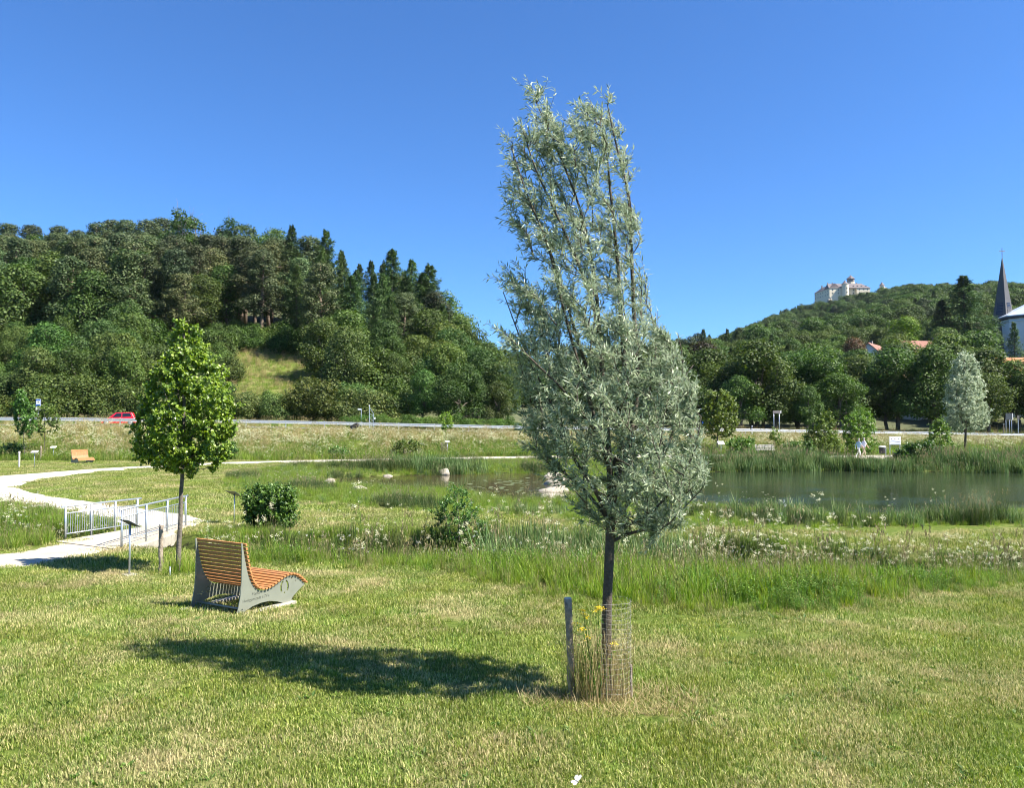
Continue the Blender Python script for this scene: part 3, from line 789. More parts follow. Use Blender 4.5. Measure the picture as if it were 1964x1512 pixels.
# ------------------------------------------------------------------ tree shapes, one unit high
def lobed(n_leaf, lobes, size, mb, m=0, flat=1.0, up=.35):
    """leaf cards over the shells of overlapping lobes (x,y,z,r)"""
    lobes = np.asarray(lobes, float)
    w = lobes[:, 3] ** 2; k = rng.choice(len(lobes), n_leaf, p=w / w.sum())
    u = rdir(n_leaf); rr = lobes[k, 3] * rng.uniform(.5, 1.22, n_leaf) ** .8
    # uneven lobes
    rr *= 1 + .16 * np.sin(u[:, 0] * 7 + k) * np.sin(u[:, 2] * 6 + k * 2.3)
    C = lobes[k, :3] + u * rr[:, None] * [1, 1, flat]
    inn = np.zeros(n_leaf, bool)
    for q in range(len(lobes)):
        d = np.linalg.norm((C - lobes[q, :3]) / [1, 1, flat], axis=1)
        inn |= (d < lobes[q, 3] * .62) & (k != q)
    C, u = C[~inn], u[~inn]; n = len(C)
    N = unit(u + rdir(n) * .75 + [0, 0, up]); D = unit(np.cross(N, rdir(n)))
    s = size * rng.uniform(.6, 1.35, n)
    cards(mb, C, D, N, s, s * rng.uniform(.55, .9, n), fold=rng.uniform(-.2, .2))
    return mb

def limb(mb, a, b, r0, r1, sides=5, sag=.0, m=0, wob=.03):
    a, b = np.asarray(a, float), np.asarray(b, float); t = np.linspace(0, 1, 5)[:, None]
    P = a * (1 - t) + b * t; L = np.linalg.norm(b - a)
    P[1:-1] += rng.normal(0, wob * L, (3, 3)); P[:, 2] += (np.sin(t[:, 0] * math.pi) * sag * L)
    mb.tube(P, np.linspace(r0, r1, 5), sides, m=m)
    return P

def make_decid(i, wide=.34, low=.16, n=15000, nl=34, leaf=.023):
    crown, trunk = MB(), MB()
    lobes = []
    for q in range(nl):
        t = rng.random() ** .9; z = low + .1 + t * (.86 - low)
        env = wide * (math.sin(math.pi * min(1, (z - low + .1) / (1.06 - low)) ** .8) ** .6)
        a = rng.uniform(0, 6.28); rad = env * math.sqrt(rng.random()) * .85
        r = rng.uniform(.075, .135)
        lobes.append((rad * math.cos(a), rad * math.sin(a), min(z, .99 - r), r))
    lobed(n, lobes, leaf, crown)
    limb(trunk, (0, 0, -.03), (rng.normal(0, .02), rng.normal(0, .02), .55), .022, .012, 7)
    for L in lobes[:12]: limb(trunk, (0, 0, rng.uniform(low, .4)), L[:3], .009, .003, 4)
    return crown.mesh('broad_crown_%d' % i, m_decid), trunk.mesh('broad_trunk', m_bark, True)
def make_shrub(i, wide=.62, n=14000, leaf=.04):
    crown, trunk = MB(), MB(); lobes = []
    for q in range(34):
        a = rng.uniform(0, 6.28); u = math.sqrt(rng.random()); r = rng.uniform(.13, .23)
        zt = (1 - .45 * u ** 2) * rng.uniform(.25, 1)
        lobes.append((wide * u * math.cos(a) * .8, wide * u * math.sin(a) * .8, max(.1, zt - r), r))
    lobed(n, lobes, leaf, crown)
    for q in range(5): limb(trunk, (rng.normal(0, .04), rng.normal(0, .04), -.03), lobes[q][:3], .018, .006, 4)
    return crown.mesh('shrub_crown_%d' % i, m_decid), trunk.mesh('shrub_stems', m_bark, True)
def make_pine(i, n=12000):
    crown, trunk = MB(), MB(); lobes = []
    top = np.array([rng.normal(0, .03), rng.normal(0, .03), .95])
    limb(trunk, (0, 0, -.03), top, .019, .005, 7, wob=.008)
    lo = rng.uniform(.28, .45); wd = rng.uniform(.15, .22)
    for q in range(34):
        u = q / 33; z = lo + (.98 - lo) * u; a = q * 2.4 + rng.normal(0, .5)
        env = wd * (.55 + .45 * math.sin(math.pi * min(1, u * 1.15) ** .8)) * (1 - u ** 3 * .75)
        rad = env * rng.uniform(.25, 1.15); r = rng.uniform(.04, .085)
        c = (rad * math.cos(a), rad * math.sin(a), min(z, .97 - r * .5), r); lobes.append(c)
        limb(trunk, (top[0] * z, top[1] * z, z - .05), c[:3], .006, .002, 4)
    lobed(n, lobes, .016, crown, flat=.72, up=.35)
    for q in range(7):
        a = rng.uniform(0, 6.28); z = rng.uniform(.2, .45); limb(trunk, (0, 0, z), (.09 * math.cos(a), .09 * math.sin(a), z + .02), .004, .001, 3)
    return crown.mesh('pine_crown_%d' % i, m_pine), trunk.mesh('pine_trunk', m_bark_pine, True)
def make_spruce(i, wide=.19, n=11000, droop=.35, sparse=1.0, low=.06):
    crown, trunk = MB(), MB()
    limb(trunk, (0, 0, -.03), (0, 0, .985), .016, .002, 6, wob=.003)
    nb = int(150 * sparse); per = n // nb
    for q in range(nb):
        t = (q + rng.random()) / nb; z = low + (1 - low) * t ** .92
        L = wide * (1 - t) ** .85 * rng.choice([.45, .75, .9, 1.05, 1.25]) * rng.uniform(.85, 1.1) + .008; a = q * 2.399 + rng.normal(0, .3)
        h = np.array([math.cos(a), math.sin(a), 0]); s = np.array([-h[1], h[0], 0])
        u = rng.random(per) ** .7
        C = np.array([0, 0, z]) + h * (u * L)[:, None] + s * (rng.normal(0, .22, per) * L * (.35 + u * .5))[:, None]
        C[:, 2] += -droop * L * u ** 1.5 + .25 * L * u ** 3 + rng.normal(0, .008, per) - np.abs(rng.normal(0, .012, per))
        D = h * .8 + rdir(per) * .6 + [0, 0, -.25]
        cards(crown, C, D, rdir(per) * .6 + [0, 0, 1.0], .021 * rng.uniform(.6, 1.3, per), .0075 * rng.uniform(.7, 1.3, per))
        if q % 4 == 0: limb(trunk, (0, 0, z), np.array([0, 0, z - droop * L * .6]) + h * L * .8, .004, .001, 3)
    return crown.mesh('spruce_crown_%d' % i, m_spruce), trunk.mesh('spruce_trunk', m_bark, True)
def make_bare(i):
    crown, trunk = MB(), MB(); lobes = []
    limb(trunk, (0, 0, -.03), (.01, 0, .6), .013, .008, 7)
    for q in range(16):
        a = rng.uniform(0, 6.28); z = rng.uniform(.35, .6); e = np.array([.24 * math.cos(a) * rng.uniform(.3, 1), .24 * math.sin(a) * rng.uniform(.3, 1), rng.uniform(.72, 1)])
        P = limb(trunk, (0, 0, z), e, .005, .0015, 5, sag=-.05)
        for w in range(6):
            b = P[rng.integers(2, 5)]; limb(trunk, b, b + rdir(1)[0] * .07 + [0, 0, .05], .0018, .0007, 3)
        lobes.append((*e * [1, 1, .96], .055)); lobes.append((*(P[2] + rdir(1)[0] * .03), .05))
    lobed(5200, lobes, .018, crown)
    return crown.mesh('thin_crown', m_decid), trunk.mesh('bare_trunk', m_dead, True)

KIND = {
    'decid': [make_decid(0), make_decid(1, .30, .2), make_decid(2, .40, .1), make_decid(3, .26, .12), make_decid(4, .36, .05)],
    'shrub': [make_shrub(0), make_shrub(1, .75), make_shrub(2, .55)],
    'pine': [make_pine(k_) for k_ in range(6)],
    'spruce': [make_spruce(0, .23), make_spruce(1, .20), make_spruce(2, .27, droop=.5)],
    'larch': [make_spruce(3, .25, 11000, .12, .75), make_spruce(4, .22, 9500, .05, .65), make_spruce(5, .28, 11000, .2, .8)],
    'bare': [make_bare(0)],
}
NAMES = {'decid': 'broadleaf_tree', 'shrub': 'shrub', 'pine': 'pine_tree', 'spruce': 'spruce_tree', 'larch': 'larch_tree', 'bare': 'dying_tree'}
PLACED = []
ZONES = [(60, 'beyond the left edge saplings'), (180, 'left of the red car'), (270, 'above the red car'), (440, 'above the young linden'), (600, 'above the sunny clearing'), (760, 'above the lattice mast'), (900, 'above the rounded meadow shrub'), (1010, 'left of the silver willow'), (1290, 'behind the silver willow'), (1420, 'beside the copper beech'), (1560, 'above the pond bench'), (1690, 'above the two walkers'), (1800, 'above the information board'), (1900, 'behind the far silver willow'), (9999, 'below the church')]
def where(label, x, y, h):
    px, pt = project(x, y, G(x, y) + h); z = [n for k, n in ZONES if px < k][0]
    row = 'high up' if pt < 520 else ('halfway up' if pt < 610 else ('lower down' if pt < 690 else 'at the foot'))
    return '%s, %s %s' % (label, row, z)
def plant(kind, x, y, h, label, group=None, tint=(1, 1, 1), wide=1.0, var=None, name=None, sink=.0, cat=None):
    v = rng.integers(0, len(KIND[kind])) if var is None else var
    cm, tm = KIND[kind][v]
    t = empty(name or NAMES[kind], (x, y, G(x, y) - sink), rng.uniform(0, 6.28))
    t.scale = (h * wide, h * wide, h)
    c = link('crown', cm, t); c.color = (*tint, 1)
    link('trunk' if kind != 'shrub' else 'stems', tm, t)
    tag(t, where(label, x, y, h) if group and 'bramble' not in group else label, cat or ('shrub' if kind == 'shrub' else 'tree'), group)
    PLACED.append((x, y, h, wide * {'decid': .36, 'shrub': .6, 'pine': .2, 'spruce': .18, 'larch': .16, 'bare': .25}[kind]))
    return t
def plant_px(kind, px, ytop, Y, label, group=None, **kw):
    """stands at depth Y in line with photo column px and reaches photo row ytop"""
    p = P3(px, ytop, Y); z = G(p[0], p[1])
    return plant(kind, p[0], p[1], max(1.0, p[2] - z), label, group, **kw)

# ------------------------------------------------------------------ wooded hill on the left
GL = 'trees of the wooded hill behind the road'
L_PINE = 'grey green pine of the hill forest'
L_DEC = 'broadleaf tree of the hill forest'
L_SPR = 'pointed conifer of the hill forest'
L_SCRUB = 'bushy thicket tree behind the road'
sky_l = [(18, 428, 'pine'), (62, 430, 'pine'), (112, 432, 'pine'), (150, 440, 'pine'), (188, 424, 'pine'), (216, 420, 'pine'), (244, 420, 'pine'), (282, 420, 'pine'), (312, 418, 'pine'), (430, 440, 'pine'), (464, 430, 'decid'), (498, 446, 'decid'), (530, 440, 'decid'), (-30, 432, 'pine'), (-80, 430, 'decid'), (-130, 430, 'pine')]
for px, yt, k in sky_l:
    plant_px(k, px, yt, rng.uniform(222, 240), L_PINE if k == 'pine' else L_DEC, GL, wide=1.25 if k == 'pine' else .9)
plant_px('bare', 348, 412, 205, 'half bare dying tree with bleached branches on the forest skyline', wide=1.2)
plant_px('bare', 392, 418, 208, 'thin crowned grey tree beside the dying tree on the skyline', wide=1.3)
for px, yt, Y, k, w in [(560, 433, 190, 'spruce', 1.1), (592, 452, 195, 'pine', 1.3), (626, 442, 180, 'larch', 1.2), (655, 480, 185, 'spruce', 1.0), (690, 506, 190, 'spruce', 1), (712, 500, 186, 'spruce', 1), (735, 505, 188, 'larch', 1), (752, 478, 182, 'larch', 1.25), (775, 520, 190, 'spruce', 1), (790, 498, 184, 'larch', 1.1), (808, 525, 180, 'spruce', 1.1)]:
    plant_px(k, px, yt, Y, L_SPR, GL, wide=w, tint=(1.5, 1.5, 1.2) if k == 'larch' else (1.15, 1.15, 1.1))
plant_px('larch', 824, 507, 176, 'tall slender larch at the right end of the conifer row', wide=1.35, tint=(1.5, 1.5, 1.25))
for px, yt, Y in [(850, 560, 175), (874, 602, 170), (902, 622, 165), (932, 655, 160), (962, 668, 165), (990, 675, 170), (1030, 680, 175), (1080, 676, 180), (1130, 670, 185), (1180, 668, 190), (1230, 655, 200), (1270, 648, 210)]:
    plant_px('decid', px, yt, Y, 'rounded tree where the wooded hill ends', GL, tint=(1.15, 1.15, 1), wide=1.2)
SKY_L = np.array([(-400, 440), (0, 440), (320, 432), (470, 440), (560, 448), (640, 468), (700, 515), (800, 520), (850, 560), (880, 612), (930, 660), (1000, 690), (1300, 690)])
def clear(px, py, Y):  # the sunny clearing must stay in view
    return 468 < px < 602
cand = []
for _ in range(2600):
    Y = math.sqrt(rng.uniform(107 ** 2, 232 ** 2)); a = rng.uniform(-.78, .0 if Y < 200 else -.05)
    x = a * Y
    if Y < road_edge(x) + 11.5: continue
    cand.append((Y, x))
cand.sort()
hor = np.full(3000, 900.0)
pts = []
cnt = 0
for Y, x in cand:
    z = G(x, Y); px, pb = project(x, Y, z)
    if Y < 142:
        kind = 'shrub' if rng.random() < .5 else 'decid'; h = rng.uniform(4.5, 8.5) if kind == 'shrub' else rng.uniform(6, 12); gap = 4.4
        if Y < 118: h *= .85
    elif px < 560:
        r = rng.random(); kind = 'pine' if r < .5 else ('decid' if r < .93 else 'spruce'); h = rng.uniform(14, 23) if kind == 'pine' else rng.uniform(11, 19); gap = rng.choice([5.0, 7.0])
    elif px < 850:
        r = rng.random(); kind = 'spruce' if r < .35 else ('larch' if r < .55 else ('pine' if r < .7 else 'decid')); h = rng.uniform(13, 20) if kind != 'decid' else rng.uniform(9, 14); gap = 5.0
    else: kind = 'decid'; h = rng.uniform(7, 11); gap = 5.5
    if 452 < px < 610 and Y < 154:
        if Y > 117: continue
        h = min(h, max(1.5, P3(px, 744, Y)[2] - z)); kind = 'shrub'
    if 380 < px < 470 and Y < 150: h = min(h, 5.0); kind = 'shrub'
    top = project(x, Y, z + h)[1]
    lim = np.interp(px, SKY_L[:, 0], SKY_L[:, 1]) + 8
    if top < lim:
        h = P3(px, lim + rng.uniform(0, 25), Y)[2] - z
        if h < 4: continue
        top = project(x, Y, z + h)[1]
    if any((x - q[0]) ** 2 + (Y - q[1]) ** 2 < gap * gap for q in pts): continue
    wpx = h * .3 / Y * FPX; c0, c1 = int(np.clip(px - wpx, -500, 2400)) + 500, int(np.clip(px + wpx, -500, 2400)) + 501
    if top > hor[c0:c1].mean() - 14: continue
    hor[c0:c1] = np.minimum(hor[c0:c1], top + h / Y * FPX * .12)
    pts.append((x, Y)); cnt += 1
    if kind in ('decid', 'shrub') and Y < 142:
        g = rng.uniform(.95, 1.5); tint = (g * rng.uniform(.95, 1.35), g * rng.uniform(.95, 1.12), g * rng.uniform(.9, 1.3))
        plant(kind, x, Y, h, L_SCRUB, 'bushy trees of the roadside thicket', tint=tint, wide=rng.uniform(1.0, 1.3))
    else:
        g = rng.uniform(.8, 1.35); tint = (g * rng.uniform(.9, 1.25), g, g * rng.uniform(.85, 1.1))
        plant(kind, x, Y, h, L_PINE if kind == 'pine' else (L_DEC if kind == 'decid' else L_SPR), GL, tint=tint, wide=rng.uniform(1.05, 1.35))
print('left hill trees', cnt)
# undergrowth along the upper edge of the clearing
for px in list(range(440, 640, 13)) + list(range(-40, 440, 22)):
    p = P3(px + rng.normal(0, 4), 668, rng.uniform(150, 158) if px >= 440 else rng.uniform(142, 156))
    plant('shrub', p[0], p[1], rng.uniform(4, 6.5), 'leafy forest edge bush', 'bushes along the forest edge', tint=(1.1, 1.15, 1), wide=1.1)
# clipped-looking hedge of brambles right behind the rail
for px in range(690, 1000, 24):
    p = P3(px, 806 + rng.normal(0, 2), 101.5 + (px - 690) * .006); x = p[0]; y = road_edge(x) + rng.uniform(10.2, 11.5)
    plant('shrub', x, y, rng.uniform(1.6, 2.3), 'low bright green bramble bush along the far road edge', 'bramble bushes along the far road edge', tint=(1.4, 1.5, 1.1), wide=1.5)

# ------------------------------------------------------------------ village side on the right
GR = 'broadleaf trees between the road and the village'
L_R = 'large roadside broadleaf tree'
L_R2 = 'broadleaf tree of the castle slope'
plant_px('decid', 1345, 655, 150, 'dark purple copper beech behind the silver willow', tint=(.62, .30, .62), wide=1.1, name='copper_beech')
plant_px('decid', 1640, 648, 190, 'reddish purple plum tree beside a red tiled roof', tint=(1.5, .55, 1.2), wide=.9, name='purple_plum_tree')
plant_px('spruce', 1848, 528, 232, 'very tall broad dark spruce left of the church spire', wide=1.75, var=2, tint=(.9, .95, .95))
plant_px('spruce', 1806, 575, 236, 'dark spruce leaning into the tallest spruce by the church', wide=1.5, var=0, tint=(.75, .8, .8))
plant_px('spruce', 1944, 618, 205, 'small pointed spruce in front of the white church wall', wide=1.1, var=1, tint=(1.2, 1.2, 1.2))
plant_px('decid', 1735, 608, 235, 'bright yellow green broadleaf tree above the red roofs', tint=(1.7, 1.75, .8), wide=1.1)
plant_px('decid', 1462, 672, 128, 'broad light green tree at the head of the roadside trees', tint=(1.25, 1.25, .95), wide=1.1, var=2)
plant_px('decid', 1530, 668, 131, 'wide dark green tree next to the light green roadside tree', tint=(1, 1.1, 1), wide=1.15, var=4)
plant_px('decid', 1610, 716, 122, 'low spreading tree with lighter leaves behind the walkers', tint=(1.25, 1.2, 1.0), wide=1.35, var=2)
plant_px('decid', 1700, 690, 130, 'round brownish green tree with a dark trunk behind the board', tint=(1.25, 1.0, .9), wide=1.2, var=0)
plant_px('decid', 1782, 686, 126, 'dense upright dark tree left of the far silver willow', tint=(1.0, 1.05, .8), wide=1.0, var=3)
plant_px('decid', 1730, 648, 165, 'round brown tinged tree crown under the red roof ridge', tint=(1.3, 1.1, .9), wide=1.3, var=4)
for px, yt, Y in [(1890, 668, 138), (1950, 690, 134), (2000, 690, 136), (1870, 690, 142), (1405, 690, 140), (1570, 655, 150), (1650, 670, 148), (1420, 720, 120), (1550, 740, 119), (1490, 745, 121), (1820, 640, 160), (1880, 635, 165), (1380, 700, 160), (1300, 700, 165), (1250, 700, 160)]:
    g = rng.uniform(.9, 1.2)
    plant_px('decid', px, yt, Y, L_R, GR, tint=(g * 1.1, g * 1.05, g), wide=rng.uniform(1.0, 1.3))
HOUSE_VIEW = [(1662, 1692, 655, 690), (1756, 1796, 650, 668), (1740, 1756, 698, 725), (1935, 1990, 680, 702), (1903, 1990, 575, 672)]
pts = []; cand = []
for _ in range(2200):
    Y = math.sqrt(rng.uniform(124 ** 2, 330 ** 2)); a = rng.uniform(.10, .76); cand.append((Y, a * Y))
cand.sort(); hor = np.full(3000, 760.0); cnt = 0
SKY_R = np.array([(1100, 690), (1250, 660), (1290, 648), (1340, 640), (1420, 632), (1500, 620), (1560, 600), (1700, 590), (1760, 570), (1850, 560), (1964, 565), (2300, 570)])
for Y, x in cand:
    if Y < road_edge(x) + 13: continue
    z = G(x, Y); px, pb = project(x, Y, z)
    kind = 'decid' if rng.random() < .96 else 'spruce'; h = rng.uniform(8.5, 14.5) if kind == 'decid' else rng.uniform(12, 17)
    top = project(x, Y, z + h)[1]
    lim = np.interp(px, SKY_R[:, 0], SKY_R[:, 1])
    if top < lim: continue
    blocked = False
    for (a0, a1, b0, b1) in HOUSE_VIEW:
        if a0 - 12 < px < a1 + 12 and top < b1 - 8 and Y < 262: blocked = True
    if blocked or any((x - q[0]) ** 2 + (Y - q[1]) ** 2 < 36 for q in pts): continue
    wpx = h * .32 / Y * FPX; c0, c1 = int(np.clip(px - wpx, -500, 2400)) + 500, int(np.clip(px + wpx, -500, 2400)) + 501
    if top > hor[c0:c1].mean() - 9: continue
    hor[c0:c1] = np.minimum(hor[c0:c1], top + h / Y * FPX * .12)
    pts.append((x, Y)); cnt += 1
    g = rng.uniform(.85, 1.3)
    plant(kind, x, Y, h, L_R2 if kind == 'decid' else 'dark conifer of the castle slope', 'trees of the slope below the castle', tint=(g * rng.uniform(.95, 1.25), g, g * .95), wide=rng.uniform(1.0, 1.35))
print('right trees', cnt)

# far castle hill: a wood that reads as one mass
C_wood = proto_collection('wood', [KIND['decid'][0][0], KIND['decid'][1][0], KIND['decid'][2][0], KIND['pine'][0][0], KIND['spruce'][1][0], KIND['decid'][4][0]])
CASTLE = P3(1618, 572, 900)
n_ = 8000
Y = np.sqrt(rng.uniform(300 ** 2, 1000 ** 2, n_)); a = rng.uniform(.06, .80, n_); x = a * Y
px_ = CX + a * FPX
k_ = ~((np.abs(Y - 905) < 40) & (px_ > 1550) & (px_ < 1690)) & (rng.random(n_) < np.clip(1.6 - Y / 900, .5, 1))
x, Y, px_ = x[k_], Y[k_], px_[k_]
hh = rng.uniform(9, 20, len(x)); hh = np.where((np.abs(px_ - 1632) < 90) & (Y > 780) & (Y < 900), hh * .5, hh)
z = ground(x, Y)
idw = rng.choice([0, 1, 2, 5, 0, 2, 5, 3, 4], len(x)); idw = np.where((px_ < 1430) & (Y < 600), rng.choice([3, 3, 4, 0], len(x)), idw)
scatter('castle_hill_woodland', C_wood, np.stack([x, Y, z - .08 * hh], 1), np.stack([0 * x, 0 * x, rng.uniform(0, 6.28, len(x))], 1), np.stack([hh * 1.15, hh * 1.15, hh], 1), idw, 'dense woodland covering the distant castle hill')
# wood closing the valley behind the willow and behind the left ridge
n_ = 1400
Y = np.sqrt(rng.uniform(240 ** 2, 520 ** 2, n_)); a = rng.uniform(-.85, .1, n_); x = a * Y; hh = rng.uniform(10, 15, n_)
z = ground(x, Y); top = project(x, Y, z + hh)[1]; lim = np.interp(project(x, Y, z)[0], SKY_L[:, 0], SKY_L[:, 1])
k_ = top > lim + 4
x, Y, hh, z = x[k_], Y[k_], hh[k_], z[k_]
scatter('ridge_woodland', C_wood, np.stack([x, Y, z - .08 * hh], 1), np.stack([0 * x, 0 * x, rng.uniform(0, 6.28, len(x))], 1), np.stack([hh * 1.2, hh * 1.2, hh], 1), rng.integers(0, 6, len(x)), 'woodland behind the ridge of the wooded hill')

# ------------------------------------------------------------------ the silver willow in front and other near trees
def interp_env(env, z):
    E = np.array(env, float); return np.interp(z, E[:, 0], E[:, 1]), np.interp(z, E[:, 0], E[:, 2])

class Grow:
    """skeleton that twigs attach to, then leaves along the twigs"""
    def __init__(s): s.P = np.zeros((0, 3)); s.wood = MB(); s.tw = []
    def stem(s, pts, r0, r1, sides=7, n=6):
        C = catmull(pts, n); s.wood.tube(C, np.linspace(r0, r1, len(C)), sides); s.P = np.vstack([s.P, C]); return C
    def attach(s, E, rise=.5, r0=.006, r1=.0018, n=7, sides=4, curl=.25, keep=True, wind=(0, 0, 1)):
        v = E - s.P; d = np.linalg.norm(v, axis=1) + 1e-9
        cost = d * (1 + 2.2 * np.clip(rise - v @ np.asarray(wind, float) / d, 0, 2)); q = int(np.argmin(cost)); A = s.P[q]
        t = np.linspace(0, 1, n)[:, None]; L = d[q]
        mid = A + (E - A) * .5 + np.array([0, 0, -curl * L * .35]) + rng.normal(0, .05 * L, 3)
        C = (1 - t) ** 2 * A + 2 * t * (1 - t) * mid + t ** 2 * E
        s.wood.tube(C, np.linspace(r0, r1, n) * min(1.6, .6 + L), sides, caps=False)
        if keep: s.P = np.vstack([s.P, C[2:]])
        s.tw.append(C); return C

def px_tree(px, py, Y, off=0.0):
    p = P3(px, py, Y + off); return p

WY = WILLOW[1]
wl = Grow()
def wp(px, py, dy=0.0): return P3(px, py, WY + dy)
trunk_pts = [WILLOW + [0, 0, -.08], wp(1163, 1290), wp(1164, 1180), wp(1168, 1080), wp(1172, 985)]
wtrunk = MB(); Ct = catmull(trunk_pts, 10)
wtrunk.tube(Ct, np.interp(np.linspace(0, 1, len(Ct)), [0, .06, .3, 1], [.062, .052, .047, .043]) * (1 + rng.normal(0, .02, len(Ct))), 14)
wl.P = Ct[-8:]
guides = [
 [(1172, 985), (1168, 880), (1158, 760), (1150, 640), (1138, 520), (1112, 400), (1070, 290), (1022, 182)],
 [(1172, 970), (1192, 860), (1198, 740), (1192, 620), (1184, 500), (1172, 380), (1160, 280), (1130, 200)],
 [(1172, 960), (1205, 850), (1222, 740), (1216, 600), (1210, 470), (1204, 370), (1180, 270), (1165, 200)],
 [(1168, 900), (1140, 800), (1110, 700), (1080, 590), (1050, 470), (1010, 370), (980, 280)],
 [(1160, 800), (1120, 690), (1080, 560), (1040, 440), (990, 350)],
 [(1172, 1005), (1140, 940), (1090, 860), (1050, 760), (1010, 680), (965, 560)],
 [(1172, 1010), (1210, 960), (1270, 880), (1300, 790), (1310, 700), (1300, 640)],
 [(1175, 1030), (1200, 1010), (1240, 990), (1290, 940), (1330, 870), (1345, 800)],
 [(1172, 1040), (1205, 1025), (1260, 1010), (1300, 985), (1345, 940)],
 [(1170, 1000), (1120, 940), (1075, 900), (1030, 840), (1000, 780)],
 [(1170, 900), (1230, 800), (1255, 700), (1258, 600)],
 [(1172, 940), (1160, 860), (1090, 760), (1020, 690), (970, 640)],
 [(1150, 640), (1130, 560), (1085, 450), (1030, 330), (1000, 240)],
 [(1172, 980), (1190, 930), (1230, 840), (1285, 760), (1330, 700)],
]
for gi_, g in enumerate(guides):
    dy = 0 if gi_ < 3 else rng.uniform(-.75, .75)
    pts_ = [wp(p[0], p[1], dy * min(1, k / (len(g) - 1) * 1.3) * (1 if k else 0)) for k, p in enumerate(g)]
    Cs = wl.stem(pts_, .034 if gi_ < 3 else .020, .004, 7)
    for a_ in range(len(Cs) // 3, len(Cs) - 8, 7): wl.tw.append(Cs[a_:a_ + 9])
WENV = [(1040, 1225, 1275), (1010, 1150, 1310), (980, 1105, 1345), (950, 1080, 1366), (900, 1035, 1366), (850, 1012, 1360), (800, 1004, 1350), (750, 990, 1342), (700, 985, 1328), (680, 985, 1318), (660, 968, 1305), (645, 958, 1292), (620, 985, 1278), (590, 970, 1268), (560, 960, 1262), (535, 958, 1255), (510, 1005, 1245), (470, 1000, 1240), (440, 985, 1243), (400, 970, 1225), (350, 972, 1220), (330, 968, 1218), (300, 980, 1212), (272, 970, 1205), (250, 990, 1198), (232, 1018, 1192), (210, 1014, 1186), (190, 1006, 1178), (172, 998, 1060), (150, 990, 1028)][::-1]
targets = []
while len(targets) < 800:
    py = rng.uniform(168, 1040); l, r = interp_env([(e[0], e[1] + 10, e[2] - 10) for e in WENV], py)
    if rng.random() > (r - l) / 380 * (1.15 if py > 620 else 1.02): continue
    px = rng.uniform(l, r)
    if py < 250 and 1052 + (py - 160) * .25 < px < 1108 - max(0, py - 210) * .4: continue
    hw = (r - l) / 2 / FPX * WY; u = (px - (l + r) / 2) / ((r - l) / 2)
    dy = rng.uniform(-1, 1) * hw * math.sqrt(max(0, 1 - u * u)) * .95
    targets.append((py, wp(px, py, dy)))
targets.sort(key=lambda t: -t[0])
for py, E in targets: wl.attach(E, rise=.85, r0=.008, r1=.0018, n=9, wind=(-.36, 0, .93))
wcrown = MB()
for C in wl.tw:
    # side twigs
    seg = C[-1] - C[0]; L = np.linalg.norm(seg)
    nt_ = 4
    subs = [C[3:]]
    for _ in range(nt_):
        b = C[rng.integers(2, len(C))]; d = unit(seg + rdir(1)[0] * L * .75 + np.array([-.30 * L, 0, .45 * L]))
        e = b + d * rng.uniform(.09, .24); t = np.linspace(0, 1, 5)[:, None]; s_ = b * (1 - t) + e * t; s_[:, 0] -= .03 * t[:, 0] ** 2
        subs.append(s_); wl.wood.tube(s_, np.linspace(.0022, .0012, 5), 3, caps=False)
    for sb in subs:
        n = 18 if len(sb) == 5 else 20
        if sb[0, 2] > 3.6: n = 14
        t = rng.uniform(.05, 1.0, n) * (len(sb) - 1); k = np.minimum(t.astype(int), len(sb) - 2); f = (t - k)[:, None]
        C0 = sb[k] * (1 - f) + sb[k + 1] * f; T = unit(sb[k + 1] - sb[k])
        D = unit(T * .7 + rdir(n) * .9 + [-.25, 0, -.05])
        N = unit(rdir(n) * .8 + [.45, -.3, .7])
        ln = rng.uniform(.04, .08, n)
        cards(wcrown, C0, D, N, ln, ln * rng.uniform(.15, .22, n), fold=.25)
willow = empty('silver_willow', WILLOW)
for nm, mb, mt, sm in (('trunk', wtrunk, m_bark_dark, True), ('branches', wl.wood, m_bark_dark, True), ('crown', wcrown, m_willow, False)):
    o = mb.build(nm, mt, willow, sm, fix=False); o.matrix_parent_inverse = Matrix.Translation(-Vector(WILLOW))
tag(willow, 'tall windswept young willow with silvery leaves standing on the mown lawn', 'tree')

